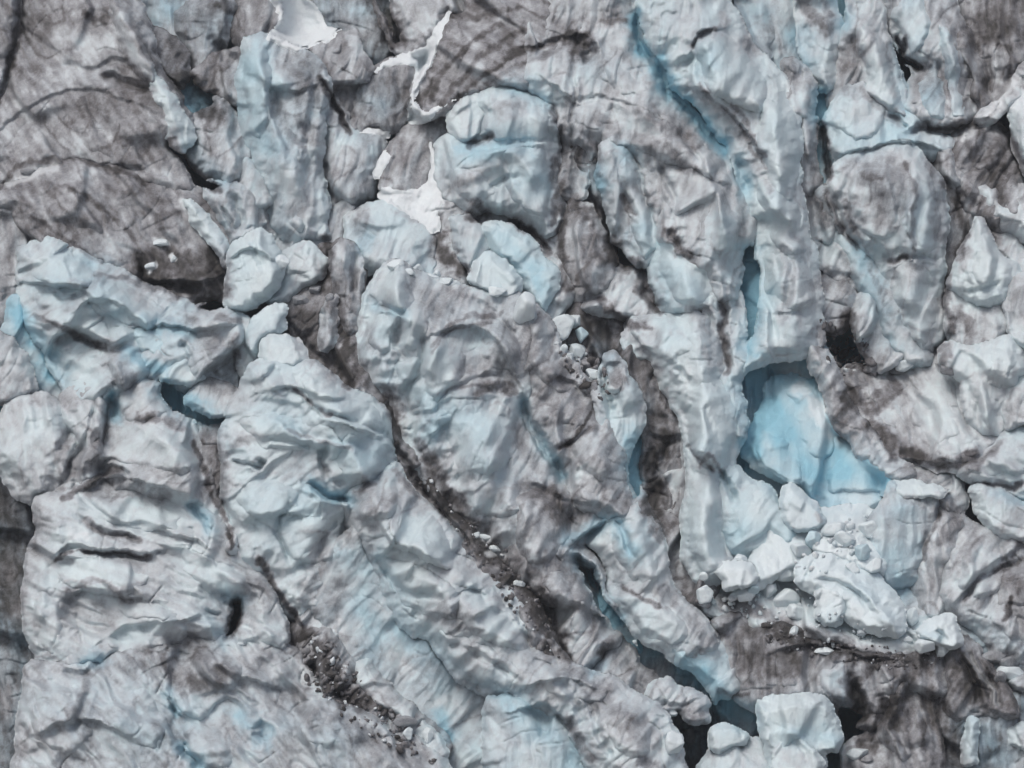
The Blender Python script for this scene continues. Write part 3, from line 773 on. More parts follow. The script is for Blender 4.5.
# loose chunks: x y rx ry tone(w white, p pale blue, g grey, t tan) label
CHUNKS = """
395 265 8 6 w small white chunk at the left end of the crest rubble line
408 272 6 4 w crest rubble chunk second from the left end, beside the larger one
418 269 6 5 w knobbly white chunk on the crest before the long rubble row
430 277 7 4 w low white chunk midway along the crest rubble line
437 274 5 5 w small cube-like white chunk standing above the crest line
447 282 6 5 w white chunk on the crest left of the rounded white block
456 285 6 4 w flat white chunk nearest the rounded white block
497 292 9 6 w white chunk below the rounded white block on the crest
524 308 12 13 w white rounded knob at the right end of the central crest
560 326 14 13 w large cracked white lump beside the dark brown hollow
574 322 8 8 w rounded white lump right of the large cracked lump
582 335 7 7 p pale lump at the lower right of the rounded lump cluster
576 350 9 9 w white rounded lump below the large cracked lump
570 358 5 7 w small bright splinter under the lump cluster
563 350 4 6 w thin white shard left of the splinter
585 365 7 7 t tan rubble lump below the white lump cluster
594 375 8 6 w pale rubble lump beside the small pale tip
592 388 7 6 t tan rubble lump above the brownish shoulder
484 538 7 3 w white flat chip lying in the dark diagonal gully
494 549 6 3 w lower pale chip in the dark diagonal gully
476 535 4 3 w tiny white chip left of the flat chip in the gully
519 584 6 4 w lone white chip farther down the diagonal gully
408 735 6 6 w small white lump in the rubble gully at bottom
405 722 10 5 g grey splinter slab in the rubble gully
428 735 5 8 w pale upright chip at the rubble gully's right side
670 712 6 5 w tiny white chunk below the perched grey chunk
675 745 9 12 w pale upright chunk near the dirty knob at the bottom
688 735 8 8 t brown rubble lump between cavern and small white block
704 596 9 10 w white block left end of the ice avalanche row
705 577 5 5 w little white chunk under the long folded pillar
746 596 9 6 w flat white block below the rounded white block
752 590 6 5 p small pale block beside the flat white block
770 590 10 7 w lumpy white block at left foot of the smooth boulder
785 572 12 9 w rounded white chunk above the lumpy block row
800 548 10 8 w white chunk on the bank left of the loose debris
812 540 8 7 p pale blue chunk between white bank and debris heap
784 600 12 9 w pale angular chunk left of the white angular block
797 612 10 8 w small angular chunk touching the white angular block
832 528 10 8 w white lump at the top of the loose debris heap
846 540 10 8 w white lump in the middle of the loose debris heap
862 552 9 8 p pale blue lump low in the loose debris heap
868 528 9 8 w round white lump at the right of the loose debris heap
875 566 9 7 w rounded grey-white lump above the smooth boulder's right side
852 568 8 5 w flat white lump on the smooth boulder's top edge
914 617 6 8 w egg-shaped white chunk right of the smooth boulder
907 640 7 4 w low white chip right of the smooth boulder's tail
925 645 10 7 w white chunk below the block with blue hollow
942 648 7 9 w upright white chunk hanging under the blue-hollowed block
794 632 5 5 w tiny white chunk lying on the brown grit
826 652 9 4 w pale flat chip on the dirty bench's brown grit
821 650 4 3 w tiny chip beside the pale flat chip
858 754 10 6 w white chunk on the dirty block right of the white cube
866 760 6 4 t tan lump beside the chunk at the bottom edge
996 657 12 9 g rounded grey boulder left of the right edge boulders
1008 662 10 8 g middle rounded boulder near the right edge
1014 674 14 8 w smooth white oval boulder at the right edge
1000 678 7 6 g small rounded boulder under the left grey one
903 364 9 6 w white lump at the foot of the long ramp
898 371 7 4 g grey chip at the ramp foot under the white lump
873 368 8 6 g grey lump left of the ramp foot lump
948 370 7 5 g flat grey chip on the mauve bench below saddle block
160 243 8 4 w pale chip lying in the dark hollow at left
151 266 5 4 w small white chip beside the pale chip's lower left
174 259 3 4 w tiny upright chip in the dark hollow at left
28 172 8 3 g flat grey chip on the ledge below the corner slab
330 300 5 7 g small grey stub on the dark dirt slope
280 262 8 7 w rounded lump between the two pale blocks
300 300 8 5 g grey chip below the pale lumpy block
315 290 7 5 g grey chip above the dark dirt slope
740 560 7 5 w small white chunk against the aqua wedge
"""
# rubble scatter: tone count size outline
RUBBLE = """
brown gritty rubble filling the gully at the bottom|d 210 4.4|304,640 330,640 352,665 372,700 392,712 415,735 440,765 400,752 372,735 348,720 330,700 306,680
brown and white rubble among the lump cluster|d 90 4.5|556,340 575,345 600,362 612,390 600,400 580,380 562,362
grey-brown rubble lying down the diagonal gully|d 150 3.2|395,440 430,480 470,525 510,550 545,600 560,660 535,640 500,590 462,545 418,500
dark rubble pocket at the foot of the tall white pillar|d 90 4.5|818,320 850,325 868,345 880,372 850,378 828,362
brown grit and stones on top of the dirty bench|d 150 3.2|765,622 800,630 850,646 930,650 945,664 900,672 850,662 790,650 765,640
crumbled ice debris strewn over the avalanche apron|w 140 4.0|705,592 745,588 780,578 800,556 825,520 870,515 880,560 840,560 800,590 860,622 930,640 900,648 800,622 720,612
"""

# openings that go deep into the icefall
HOLES = """
184,84 192,82 203,86 214,97 213,104 203,110 190,115 184,104
168,142 176,150 184,158 190,166 204,178 220,184 214,190 200,186 184,166 172,152
162,382 174,384 186,396 196,400 210,412 228,416 222,424 206,424 188,416 172,410 164,398
636,636 652,652 668,660 690,668 702,684 712,704 722,722 730,736 722,744 690,746 684,730 706,724 704,702 684,694 664,688 654,676 640,664
626,462 630,440 640,430 642,446 636,462 640,496 630,500 627,480
745,252 752,245 756,262 756,300 757,330 748,345 747,320 744,290
816,94 826,94 826,114 817,114
821,120 826,122 829,150 832,178 825,176 823,150
230,600 240,598 242,612 236,630 228,638 232,618
838,706 850,708 862,714 858,728 846,738 842,722
200,306 214,302 226,304 226,310 210,312
576,560 590,572 604,590 620,620 638,640 630,644 612,628 600,606 584,584
370,-10 378,10 388,26 398,42 404,40 392,18 384,-10
590,160 597,168 594,190 589,182
896,40 903,50 912,60 920,70 914,68 902,56
"""
# bulges and ledges that stand out of a larger mass: which mass | height | edge | dirt factor | outline
BULGES = """
luminous light blue|12|11|1|784,386 804,383 822,400 840,424 838,448 820,462 803,452 793,426
luminous light blue|11|10|1|822,470 850,452 890,468 886,494 852,495 826,490
luminous light blue|9|9|1|752,440 766,428 786,440 802,462 806,486 782,478 760,466
smooth grey-teal wall|12|10|.8|735,-14 760,-18 776,30 771,60 755,46 741,22
dirty brown lump|11|9|.8|784,70 800,64 813,90 809,117 791,112
dark dirty mass|13|9|.7|963,135 985,127 1001,150 991,172 971,167
dark dirty mass|12|9|.6|994,175 1012,164 1023,190 1021,217 1004,217
dark dirty mass|11|8|.7|953,163 970,174 986,201 975,209 959,192
grey stained wall|12|9|.7|799,201 820,194 836,225 831,247 809,237
grey stained wall|12|9|.6|814,240 835,239 857,275 849,289 824,270
large white block at the right|13|10|1|1012,112 1040,99 1056,150 1032,180 1018,156
smooth white shoulder|12|9|.8|984,190 1010,204 1030,194 1056,215 1024,232 999,217
mauve snow bench|11|10|.8|864,386 890,374 906,400 896,431 878,422
mauve snow bench|10|9|1|938,441 975,438 988,450 960,464 938,460
fan-shaped|13|9|.7|899,0 925,-7 932,30 915,57 902,36 889,14
pale blue face|12|11|1|844,100 866,91 887,110 881,132 855,142 838,126
bright pointed|13|10|1|981,225 996,250 1001,276 986,292 970,271
white saddle|12|9|.7|989,350 1011,341 1017,365 1001,391 987,381
white saddle|11|9|.8|967,385 985,379 997,410 991,430 974,416
huge central|12|12|.5|370,287 384,275 398,268 410,288 416,304 402,313 390,307 376,303
huge central|13|11|.4|402,306 418,300 429,312 424,330 415,346 402,348 398,330
huge central|11|12|.6|374,312 397,317 400,335 395,350 380,353 366,345 362,325
huge central|13|12|.4|421,347 431,335 450,345 471,355 466,372 451,385 440,402 430,395 424,370
huge central|11|16|.7|440,417 470,405 500,410 520,425 515,450 490,472 460,477 445,457
huge central|10|14|.8|452,482 490,478 516,486 520,506 500,521 475,516 460,501
huge central|11|12|.6|395,362 415,352 422,375 425,400 410,411 398,395 390,375
huge central|9|14|1|475,315 510,318 520,345 515,375 490,372 472,350
brownish shoulder|10|12|.9|540,340 560,362 576,386 560,393 540,380 530,360
brownish shoulder|10|12|.8|560,432 584,425 600,440 611,470 600,482 580,466
brownish shoulder|9|10|.7|573,482 600,489 627,505 622,517 596,507 578,496
crumpled pale blue bulk|14|14|.5|28,252 50,246 70,255 90,268 92,281 70,289 45,286 30,275
crumpled pale blue bulk|14|14|.4|28,292 60,289 86,301 102,321 112,341 90,347 65,336 45,322
crumpled pale blue bulk|12|13|.8|95,275 125,282 150,298 166,312 150,325 125,323 105,311 92,295
crumpled pale blue bulk|12|13|.7|52,347 85,351 105,359 111,382 95,399 75,401 62,382
crumpled pale blue bulk|10|10|.6|112,330 131,330 141,346 151,373 135,384 120,386 112,365
crumpled pale blue bulk|12|13|1.1|193,318 225,318 243,327 236,351 226,378 210,374 200,350
long sloping|15|13|.3|303,374 330,382 355,397 377,406 388,426 380,434 355,427 330,417 308,401
long sloping|11|14|.5|236,420 270,409 300,417 331,430 346,446 330,461 299,456 263,447
long sloping|12|12|.8|348,437 375,441 389,452 385,469 365,481 345,479 335,461
long sloping|11|14|.8|229,482 260,473 296,484 302,505 280,521 250,516 235,501
long sloping|10|14|1.2|268,527 300,516 331,520 341,541 331,566 305,561 280,551
long sloping|10|12|1.6|284,572 315,566 326,581 318,606 300,611 285,596
long diagonal ridge|13|12|1.4|349,493 375,484 392,470 401,486 396,511 375,521 360,516
long diagonal ridge|12|15|.4|392,500 430,515 456,545 451,566 425,561 399,541
long diagonal ridge|15|12|.4|376,556 410,565 441,580 461,601 456,617 425,617 400,603 386,584
long diagonal ridge|11|14|.5|460,590 500,600 526,625 531,646 505,646 475,631 458,612
long diagonal ridge|14|11|.7|434,626 470,640 500,655 521,671 506,690 475,681 450,659
long diagonal ridge|11|12|.9|538,657 575,675 611,688 601,706 569,701 545,687
long diagonal ridge|13|13|1.3|598,697 640,705 657,725 651,756 625,761 607,736
banded pale|12|10|.3|57,562 90,556 130,562 162,562 151,580 120,593 85,591 60,581
banded pale|12|12|.6|88,497 130,490 160,498 187,510 181,526 150,531 110,526
banded pale|14|12|.3|93,632 125,619 160,615 192,625 186,641 150,649 115,652
banded pale|11|14|.8|179,545 215,550 241,565 256,591 235,602 205,592 182,571
banded pale|10|9|.4|108,602 145,598 177,612 166,624 135,620
banded pale|11|10|.5|38,590 60,600 62,630 51,657 36,646 32,610
wide grey mottled|14|14|1.1|170,656 200,648 237,655 241,681 220,706 200,721 180,711 172,691
wide grey mottled|11|16|.9|30,682 60,680 91,700 101,736 70,757 35,746
wide grey mottled|10|16|1|108,691 150,690 171,720 161,751 125,746 105,720
wide grey mottled|10|18|1|266,682 310,700 352,725 331,752 290,742 263,711
wide grey mottled|11|13|.7|180,722 215,715 243,733 238,765 205,775 185,755
smooth pale dome|12|14|.4|96,457 120,436 150,428 186,441 202,467 170,472 130,464
smooth pale dome|10|12|.9|113,401 140,388 161,392 171,411 150,424 125,421
big dirty grey slab|10|24|.9|40,32 80,25 120,50 131,86 100,101 60,86 45,61
big dirty grey slab|11|24|1|58,112 110,95 150,110 167,141 120,161 75,151
big dirty grey slab|12|9|.5|108,-8 131,12 146,50 151,84 138,80 125,54 114,25
curved bands|10|22|.95|48,192 100,185 142,200 152,226 110,237 68,226
tall pillar with pale blue|14|9|.3|245,45 266,45 269,90 263,141 250,131 244,90
tall pillar with pale blue|10|14|1.4|270,56 300,62 319,80 321,121 305,152 285,121 275,85
tall pillar with pale blue|11|14|.7|262,160 290,150 312,170 318,205 300,232 278,214
wide pale dome|14|12|.7|553,97 600,100 640,110 682,130 722,160 737,187 700,177 650,152 600,139 570,119
wide pale dome|10|18|.9|560,22 600,30 641,60 652,91 620,92 580,71
wide pale dome|12|14|.6|660,166 690,160 716,180 737,215 741,252 715,257 690,236 665,206
wide pale dome|11|10|.4|624,160 650,165 666,200 682,231 669,234 650,216 634,190
tall white pillar|16|13|.4|693,57 704,42 722,28 746,50 766,80 761,112 735,102 712,91
tall white pillar|15|13|.2|764,100 795,110 799,170 791,202 770,182 760,140
tall white pillar|12|12|.8|750,180 770,185 796,210 804,251 790,257 770,236
tall white pillar|12|12|.7|764,252 790,262 814,275 817,301 790,307 765,291
tall white pillar|12|12|.7|760,312 790,312 820,320 820,346 790,354 758,351
large rounded column|13|16|1.1|836,177 870,158 906,158 911,201 890,242 865,236 844,211
large rounded column|12|10|.5|912,153 931,175 942,210 937,253 915,256 908,210
large rounded column|11|13|.7|889,263 936,262 939,311 925,347 910,337 895,301
long pale folded|15|14|.2|687,407 704,385 726,390 740,410 738,441 720,462 700,457 687,436
long pale folded|13|14|.5|622,325 650,313 682,319 692,346 680,367 655,357 635,347
long pale folded|11|13|.5|691,482 716,475 723,511 729,561 705,576 688,551 684,516
bulbous pale|13|12|.6|484,101 520,97 549,108 552,139 530,143 495,141 481,126
bulbous pale|12|12|.8|443,166 480,170 502,190 480,204 455,196
bulbous pale|14|13|.2|504,151 546,150 557,186 546,217 520,207 500,181
wide crumpled tan|12|14|.7|958,546 990,539 1012,560 1002,591 975,601 955,581
wide crumpled tan|10|10|.8|1000,596 1014,604 1022,640 1006,640 988,622
dirty grey bench|11|14|1|733,641 780,634 812,650 802,687 765,692 738,671
dirty grey bench|12|9|.5|812,667 845,659 857,690 846,702 820,692
dirty rough-faced|13|14|.9|878,717 905,691 926,705 932,741 905,762 883,746
blade-shaped|13|12|.5|613,592 640,584 672,610 693,636 670,648 645,637 625,613
blade-shaped|11|12|.9|609,532 640,518 657,545 657,581 630,577 611,556
left of the slanting blade|11|14|.8|543,576 580,564 597,590 602,621 575,642 554,616
mauve snow bench|9|16|.7|898,387 935,364 956,385 967,431 935,447 903,421
top right corner|13|8|.6|984,84 1000,40 1013,50 1011,87 996,107
top right corner|11|8|.7|955,31 970,24 986,60 981,107 967,91
fan-shaped|12|9|.5|935,10 950,30 962,70 968,112 952,118 944,80 936,45
fan-shaped|11|9|.8|915,80 935,55 946,85 948,118 928,117
speckled white ridge|12|9|.5|858,20 876,30 888,60 898,95 905,118 886,110 868,90 858,55
smooth pale blue bulge|11|12|.5|657,232 680,250 706,268 716,290 700,306 675,300 658,272
long drooping lobe|12|9|.4|625,150 640,178 652,212 655,250 645,262 634,240 624,200 618,165
dark dirt-streaked|12|9|.6|655,440 668,425 682,440 688,478 680,515 668,520 660,480
dirty lower skirt|12|12|.7|515,500 540,490 560,498 570,525 552,560 530,562 512,535
wavy blue-grey|10|9|.7|962,468 990,452 1024,448 1050,460 1024,474 990,478
"""

# ------------------------------------------------------------------ scale and camera
PX = 0.1                      # one picture unit is ten centimetres at the reference distance
DIST = 300.0
PITCH = math.radians(9.0)     # the viewer looks slightly down on the icefall
CAM = np.array([0.0, -DIST, 62.0])
FWD = np.array([0.0, math.cos(PITCH), -math.sin(PITCH)])
UP = np.array([0.0, math.sin(PITCH), math.cos(PITCH)])
RIGHT = np.array([1.0, 0.0, 0.0])
SLOPE = 0.40                  # how much nearer the icefall comes per unit downwards

def world(x, y, d):
    """a point of the icefall: x, y across the face, d how far it stands out towards the valley"""
    x = np.asarray(x, float); y = np.asarray(y, float); d = np.asarray(d, float)
    t = DIST - d * PX * 1.3
    u = (x - 512.0) * PX / DIST; v = (384.0 - y) * PX / DIST
    return CAM + t[..., None] * (FWD + u[..., None] * RIGHT + v[..., None] * UP)

# ------------------------------------------------------------------ noise
def _h(ix, iy, seed):
    n = (ix.astype(np.int64) * 374761393 + iy.astype(np.int64) * 668265263 + seed * 1274126177) & 0xFFFFFFFF
    n = ((n ^ (n >> 13)) * 1103515245 + 12345) & 0xFFFFFFFF
    n = ((n ^ (n >> 15)) * 2246822519) & 0xFFFFFFFF
    n = n ^ (n >> 16)
    return (n & 0xFFFFFF).astype(np.float64) / float(0x1000000)

def perlin(x, y, seed=0):
    ix = np.floor(x); iy = np.floor(y)
    fx = x - ix; fy = y - iy
    u = fx * fx * fx * (fx * (fx * 6 - 15) + 10); v = fy * fy * fy * (fy * (fy * 6 - 15) + 10)
    def g(ax, ay):
        a = _h(ix + ax, iy + ay, seed) * 2 * math.pi
        return np.cos(a) * (fx - ax) + np.sin(a) * (fy - ay)
    a = g(0, 0); b = g(1, 0); c = g(0, 1); e = g(1, 1)
    return ((a + (b - a) * u) * (1 - v) + (c + (e - c) * u) * v) * 1.5

def fbm(x, y, seed=0, octv=4, gain=0.5):
    s = 0; a = 1.0; t = 0
    for k in range(octv):
        s = s + a * perlin(x * 2 ** k + 17.3 * k, y * 2 ** k - 9.1 * k, seed + k); t += a; a *= gain
    return s / t

def facets(x, y, seed, sharp=14.0, tilt=0.9):
    """broken faces: a patchwork of tilted planes with creases between"""
    ix = np.floor(x); iy = np.floor(y)
    ws = 0; vs = 0
    for ax in (-1, 0, 1):
        for ay in (-1, 0, 1):
            cx = ix + ax; cy = iy + ay
            px = cx + 0.1 + 0.8 * _h(cx, cy, seed); py = cy + 0.1 + 0.8 * _h(cx, cy, seed + 7)
            dx = x - px; dy = y - py
            w = np.exp(-sharp * (dx * dx + dy * dy))
            a = _h(cx, cy, seed + 13) * 2 * math.pi; m = tilt * (0.3 + 0.7 * _h(cx, cy, seed + 19))
            val = (_h(cx, cy, seed + 23) - 0.5) + m * (np.cos(a) * dx + np.sin(a) * dy)
            ws = ws + w; vs = vs + w * val
    return vs / (ws + 1e-9)

def smooth(a, b, x):
    t = np.clip((x - a) / (b - a), 0, 1); return t * t * (3 - 2 * t)

# ------------------------------------------------------------------ the common grid over the icefall
STEP = 1.3
GX = np.arange(-60, 1085, STEP); GY = np.arange(-60, 831, STEP)
XX, YY = np.meshgrid(GX, GY)
NY, NX = XX.shape
WXs = XX + 4.0 * perlin(XX / 34, YY / 34, 3) + 2.0 * perlin(XX / 12, YY / 12, 4) + 0.9 * perlin(XX / 5, YY / 5, 5)
WYs = YY + 4.0 * perlin(XX / 34, YY / 34, 6) + 2.0 * perlin(XX / 12, YY / 12, 7) + 0.9 * perlin(XX / 5, YY / 5, 8)

def parse(s):
    return np.array([[float(v) for v in p.split(',')] for p in s.split()])

def curve(P, n=6):
    if len(P) < 3: return P
    Q = np.vstack([2 * P[0] - P[1], P, 2 * P[-1] - P[-2]]); out = []
    for i in range(1, len(Q) - 2):
        for k in range(n):
            t = k / n
            out.append(0.5 * (2 * Q[i] + (Q[i + 1] - Q[i - 1]) * t + (2 * Q[i - 1] - 5 * Q[i] + 4 * Q[i + 1] - Q[i + 2]) * t * t
                              + (3 * Q[i] - Q[i - 1] - 3 * Q[i + 1] + Q[i + 2]) * t ** 3))
    out.append(P[-1]); return np.array(out)

def window(P, pad):
    x0, y0 = P.min(0) - pad; x1, y1 = P.max(0) + pad
    i0 = max(0, int((x0 + 60) / STEP)); i1 = min(NX, int((x1 + 60) / STEP) + 2)
    j0 = max(0, int((y0 + 60) / STEP)); j1 = min(NY, int((y1 + 60) / STEP) + 2)
    return slice(j0, j1), slice(i0, i1)

def stroke(P, x, y):
    """distance to the polyline, position along it, and side"""
    P = curve(P, 4)
    best = np.full(x.shape, 1e9); tt = np.zeros(x.shape); side = np.zeros(x.shape)
    seg = np.linalg.norm(P[1:] - P[:-1], axis=1); cum = np.concatenate([[0], np.cumsum(seg)]); L = cum[-1]
    for i in range(len(P) - 1):
        a, b = P[i], P[i + 1]; e = b - a; l2 = max((e * e).sum(), 1e-9)
        t = np.clip(((x - a[0]) * e[0] + (y - a[1]) * e[1]) / l2, 0, 1)
        dx = x - a[0] - t * e[0]; dy = y - a[1] - t * e[1]
        d = np.sqrt(dx * dx + dy * dy); m = d < best
        best = np.where(m, d, best); tt = np.where(m, (cum[i] + t * seg[i]) / L, tt)
        side = np.where(m, np.sign(e[0] * dy - e[1] * dx), side)
    return best, tt, side

GEOM = np.zeros((NY, NX)); CH = {k: np.zeros((NY, NX)) for k in 'dDcbw'}
for line in GEO.strip().splitlines():
    k, w, a, pts = line.split(None, 3); w = float(w); a = float(a); P = parse(pts)
    sl = window(P, w * 4)
    d, t, side = stroke(P, WXs[sl], WYs[sl])
    end = np.clip(np.minimum(t, 1 - t) * 5 + 0.25, 0, 1)
    if k in 'gr':
        f = np.exp(-(d / w) ** 2 * (1.6 if k == 'r' else 1.2)) if k == 'r' else np.maximum(0, 1 - d / (w * 1.3)) ** 0.8
        GEOM[sl] += a * end * f
    else:      # a ledge: the left-hand side of travel stands out, fading away from the edge
        w_in = np.exp(-(d / w) ** 1.5)
        GEOM[sl] += a * end * np.where(side < 0, w_in * smooth(0, 3.0, d) , -0.35 * w_in)
RAG = fbm(XX / 14, YY / 14, 51, 4, 0.6)
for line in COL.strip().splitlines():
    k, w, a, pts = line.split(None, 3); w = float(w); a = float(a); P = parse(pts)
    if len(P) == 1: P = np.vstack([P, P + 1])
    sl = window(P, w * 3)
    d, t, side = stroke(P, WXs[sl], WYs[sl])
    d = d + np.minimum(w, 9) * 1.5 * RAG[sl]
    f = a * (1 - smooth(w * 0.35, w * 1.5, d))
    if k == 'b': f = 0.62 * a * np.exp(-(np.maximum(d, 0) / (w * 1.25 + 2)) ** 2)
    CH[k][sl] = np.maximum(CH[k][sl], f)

# ------------------------------------------------------------------ material
def nd(nt, t, **kw):
    n = nt.nodes.new(t)
    for k, v in kw.items(): setattr(n, k, v)
    return n

def ice_material():
    m = bpy.data.materials.new('glacier_ice'); m.use_nodes = True; nt = m.node_tree; L = nt.links
    b = nt.nodes['Principled BSDF']
    at = nd(nt, 'ShaderNodeAttribute', attribute_name='mix'); sp = nd(nt, 'ShaderNodeSeparateColor'); L.new(at.outputs['Color'], sp.inputs[0])
    geo = nd(nt, 'ShaderNodeNewGeometry')
    def noise(scale, detail=4, rough=0.6, stretch=(1, 1, 1)):
        mp = nd(nt, 'ShaderNodeMapping'); mp.inputs['Scale'].default_value = stretch; L.new(geo.outputs['Position'], mp.inputs[0])
        n = nd(nt, 'ShaderNodeTexNoise'); n.inputs['Scale'].default_value = scale; n.inputs['Detail'].default_value = detail
        n.inputs['Roughness'].default_value = rough; L.new(mp.outputs[0], n.inputs['Vector']); return n.outputs['Fac']
    def math_(op, a, c, clamp=False):
        n = nd(nt, 'ShaderNodeMath', operation=op, use_clamp=clamp)
        for i, v in enumerate((a, c)):
            if isinstance(v, (int, float)): n.inputs[i].default_value = v
            else: L.new(v, n.inputs[i])
        return n.outputs[0]
    def mixc(f, a, c):
        n = nd(nt, 'ShaderNodeMix', data_type='RGBA')
        if isinstance(f, float): n.inputs[0].default_value = f
        else: L.new(f, n.inputs[0])
        for i, v in ((6, a), (7, c)):
            if isinstance(v, tuple): n.inputs[i].default_value = v + (1,)
            else: L.new(v, n.inputs[i])
        return n.outputs[2]
    n1 = noise(0.9, 6, 0.68, (1, 1, 0.7)); n2 = noise(5.0, 5, 0.8); n3 = noise(2.2, 3, 0.6, (1, 1, 0.25))
    wob = math_('ADD', math_('MULTIPLY', math_('SUBTRACT', n1, 0.5), 0.6), math_('MULTIPLY', math_('SUBTRACT', n2, 0.5), 0.48))
    fz = nd(nt, 'ShaderNodeTexNoise'); fm = nd(nt, 'ShaderNodeMapping'); fm.inputs['Scale'].default_value = (1, 1, 0.45); fm.inputs['Rotation'].default_value = (0, 0.35, 0)
    L.new(geo.outputs['Position'], fm.inputs[0]); L.new(fm.outputs[0], fz.inputs['Vector']); fz.inputs['Scale'].default_value = 0.75
    fz.inputs['Detail'].default_value = 5; fz.inputs['Roughness'].default_value = 0.62; fz.inputs['Distortion'].default_value = 0.6
    rid = math_('ABSOLUTE', math_('SUBTRACT', fz.outputs['Fac'], 0.5), 0)
    n4 = noise(3.0, 4, 0.6, (1, 1, 0.16)); wob = math_('ADD', wob, math_('MULTIPLY', math_('SUBTRACT', n4, 0.5), 0.18))
    fil = math_('SUBTRACT', 1.0, math_('MULTIPLY', rid, 26.0), True)
    wob = math_('ADD', wob, math_('MULTIPLY', fil, 0.10))
    amp = math_('MULTIPLY', math_('ADD', sp.outputs[0], 0.12), 1.25, True)
    dirt = math_('ADD', sp.outputs[0], math_('MULTIPLY', wob, amp), True)
    ramp = nd(nt, 'ShaderNodeValToRGB'); cr = ramp.color_ramp; L.new(dirt, ramp.inputs[0])
    cr.elements[0].position = 0.0; cr.elements[0].color = CLEAN + (1,)
    cr.elements[1].position = 1.0; cr.elements[1].color = (0.052, 0.049, 0.048, 1)
    for p, c in ((0.22, (0.505, 0.54, 0.57)), (0.42, (0.315, 0.325, 0.347)), (0.68, (0.16, 0.157, 0.166))):
        e = cr.elements.new(p); e.color = c + (1,)
    blue = mixc(math_('MULTIPLY', sp.outputs[1], 1.0, True), (1.0, 1.0, 1.0), BLUE)
    mul = nd(nt, 'ShaderNodeMix', data_type='RGBA', blend_type='MULTIPLY'); mul.inputs[0].default_value = 1.0
    L.new(ramp.outputs[0], mul.inputs[6]); L.new(blue, mul.inputs[7])
    col = mixc(sp.outputs[2], mul.outputs[2], (0.74, 0.785, 0.815))
    L.new(col, b.inputs['Base Color'])
    b.inputs['Roughness'].default_value = 0.5
    rr = math_('ADD', math_('MULTIPLY', n2, 0.35), 0.24); L.new(rr, b.inputs['Roughness'])
    b.inputs['Specular IOR Level'].default_value = 0.5; b.inputs['IOR'].default_value = 1.31
    bh = math_('ADD', math_('MULTIPLY', n1, 0.5), math_('ADD', math_('MULTIPLY', n2, 0.16), math_('MULTIPLY', n3, 0.12)))
    bp = nd(nt, 'ShaderNodeBump'); bp.inputs['Strength'].default_value = 1.0; bp.inputs['Distance'].default_value = BUMP
    L.new(bh, bp.inputs['Height']); L.new(bp.outputs[0], b.inputs['Normal'])
    return m
CLEAN = (0.625, 0.715, 0.745); BLUE = (0.44, 0.73, 0.86); BUMP = 0.42
ICE = ice_material()

def make_mesh(name, verts, faces, mix, label=None, cat=None, kind=None, group=None, parent=None, origin=None, flat=False):
    """faces: (n,4) or (n,3) index array; one object, its origin at the thing's base"""
    me = bpy.data.meshes.new(name)
    verts = np.asarray(verts, float); faces = np.asarray(faces, np.int32)
    if origin is None:
        origin = np.array([verts[:, 0].mean(), verts[:, 1].mean(), verts[:, 2].min()])
    k = faces.shape[1]
    me.vertices.add(len(verts)); me.vertices.foreach_set('co', (verts - origin).astype(np.float32).ravel())
    me.loops.add(faces.size); me.loops.foreach_set('vertex_index', faces.ravel())
    me.polygons.add(len(faces)); me.polygons.foreach_set('loop_start', np.arange(0, faces.size, k, dtype=np.int32))
    me.polygons.foreach_set('loop_total', np.full(len(faces), k, np.int32))
    me.polygons.foreach_set('use_smooth', np.full(len(faces), not flat, bool))
    me.update(calc_edges=True)
    at = me.attributes.new('mix', 'FLOAT_COLOR', 'POINT')
    at.data.foreach_set('color', np.concatenate([mix, np.ones((len(mix), 1))], 1).astype(np.float32).ravel())
    me.materials.append(ICE)
    o = bpy.data.objects.new(name, me); bpy.context.scene.collection.objects.link(o)
    if parent is not None:
        o.parent = parent; o.location = Vector(origin) - parent.location
    else:
        o.location = origin
    if label: o['label'] = label
    if cat: o['category'] = cat
    if kind: o['kind'] = kind
    if group: o['group'] = group
    return o, origin

def blur(a, n):
    for _ in range(n):
        a = (np.roll(a, 1, 0) + a + np.roll(a, -1, 0)) / 3; a = (np.roll(a, 1, 1) + a + np.roll(a, -1, 1)) / 3
    return a

# ------------------------------------------------------------------ one mass of ice from its outline
ZMAP = np.full((NY, NX), -400.0)

def sdf(P, x, y):
    d2 = np.full(x.shape, 1e18); inside = np.zeros(x.shape, bool)
    n = len(P)
    for i in range(n):
        a = P[i]; b = P[(i + 1) % n]; e = b - a; l2 = max((e * e).sum(), 1e-9)
        t = np.clip(((x - a[0]) * e[0] + (y - a[1]) * e[1]) / l2, 0, 1)
        dx = x - a[0] - t * e[0]; dy = y - a[1] - t * e[1]
        d2 = np.minimum(d2, dx * dx + dy * dy)
        c = (a[1] > y) != (b[1] > y)
        inside ^= c & (x < (b[0] - a[0]) * (y - a[1]) / (b[1] - a[1] + 1e-12) + a[0])
    d = np.sqrt(d2); return np.where(inside, d, -d)

CUTS = []
def round_poly(P):
    """cut the corners once so that outlines are worn rather than traced"""
    Q = []
    n = len(P)
    for i in range(n):
        a = P[i]; b = P[(i + 1) % n]
        Q += [a * 0.88 + b * 0.12, a * 0.12 + b * 0.88]
    return np.array(Q)

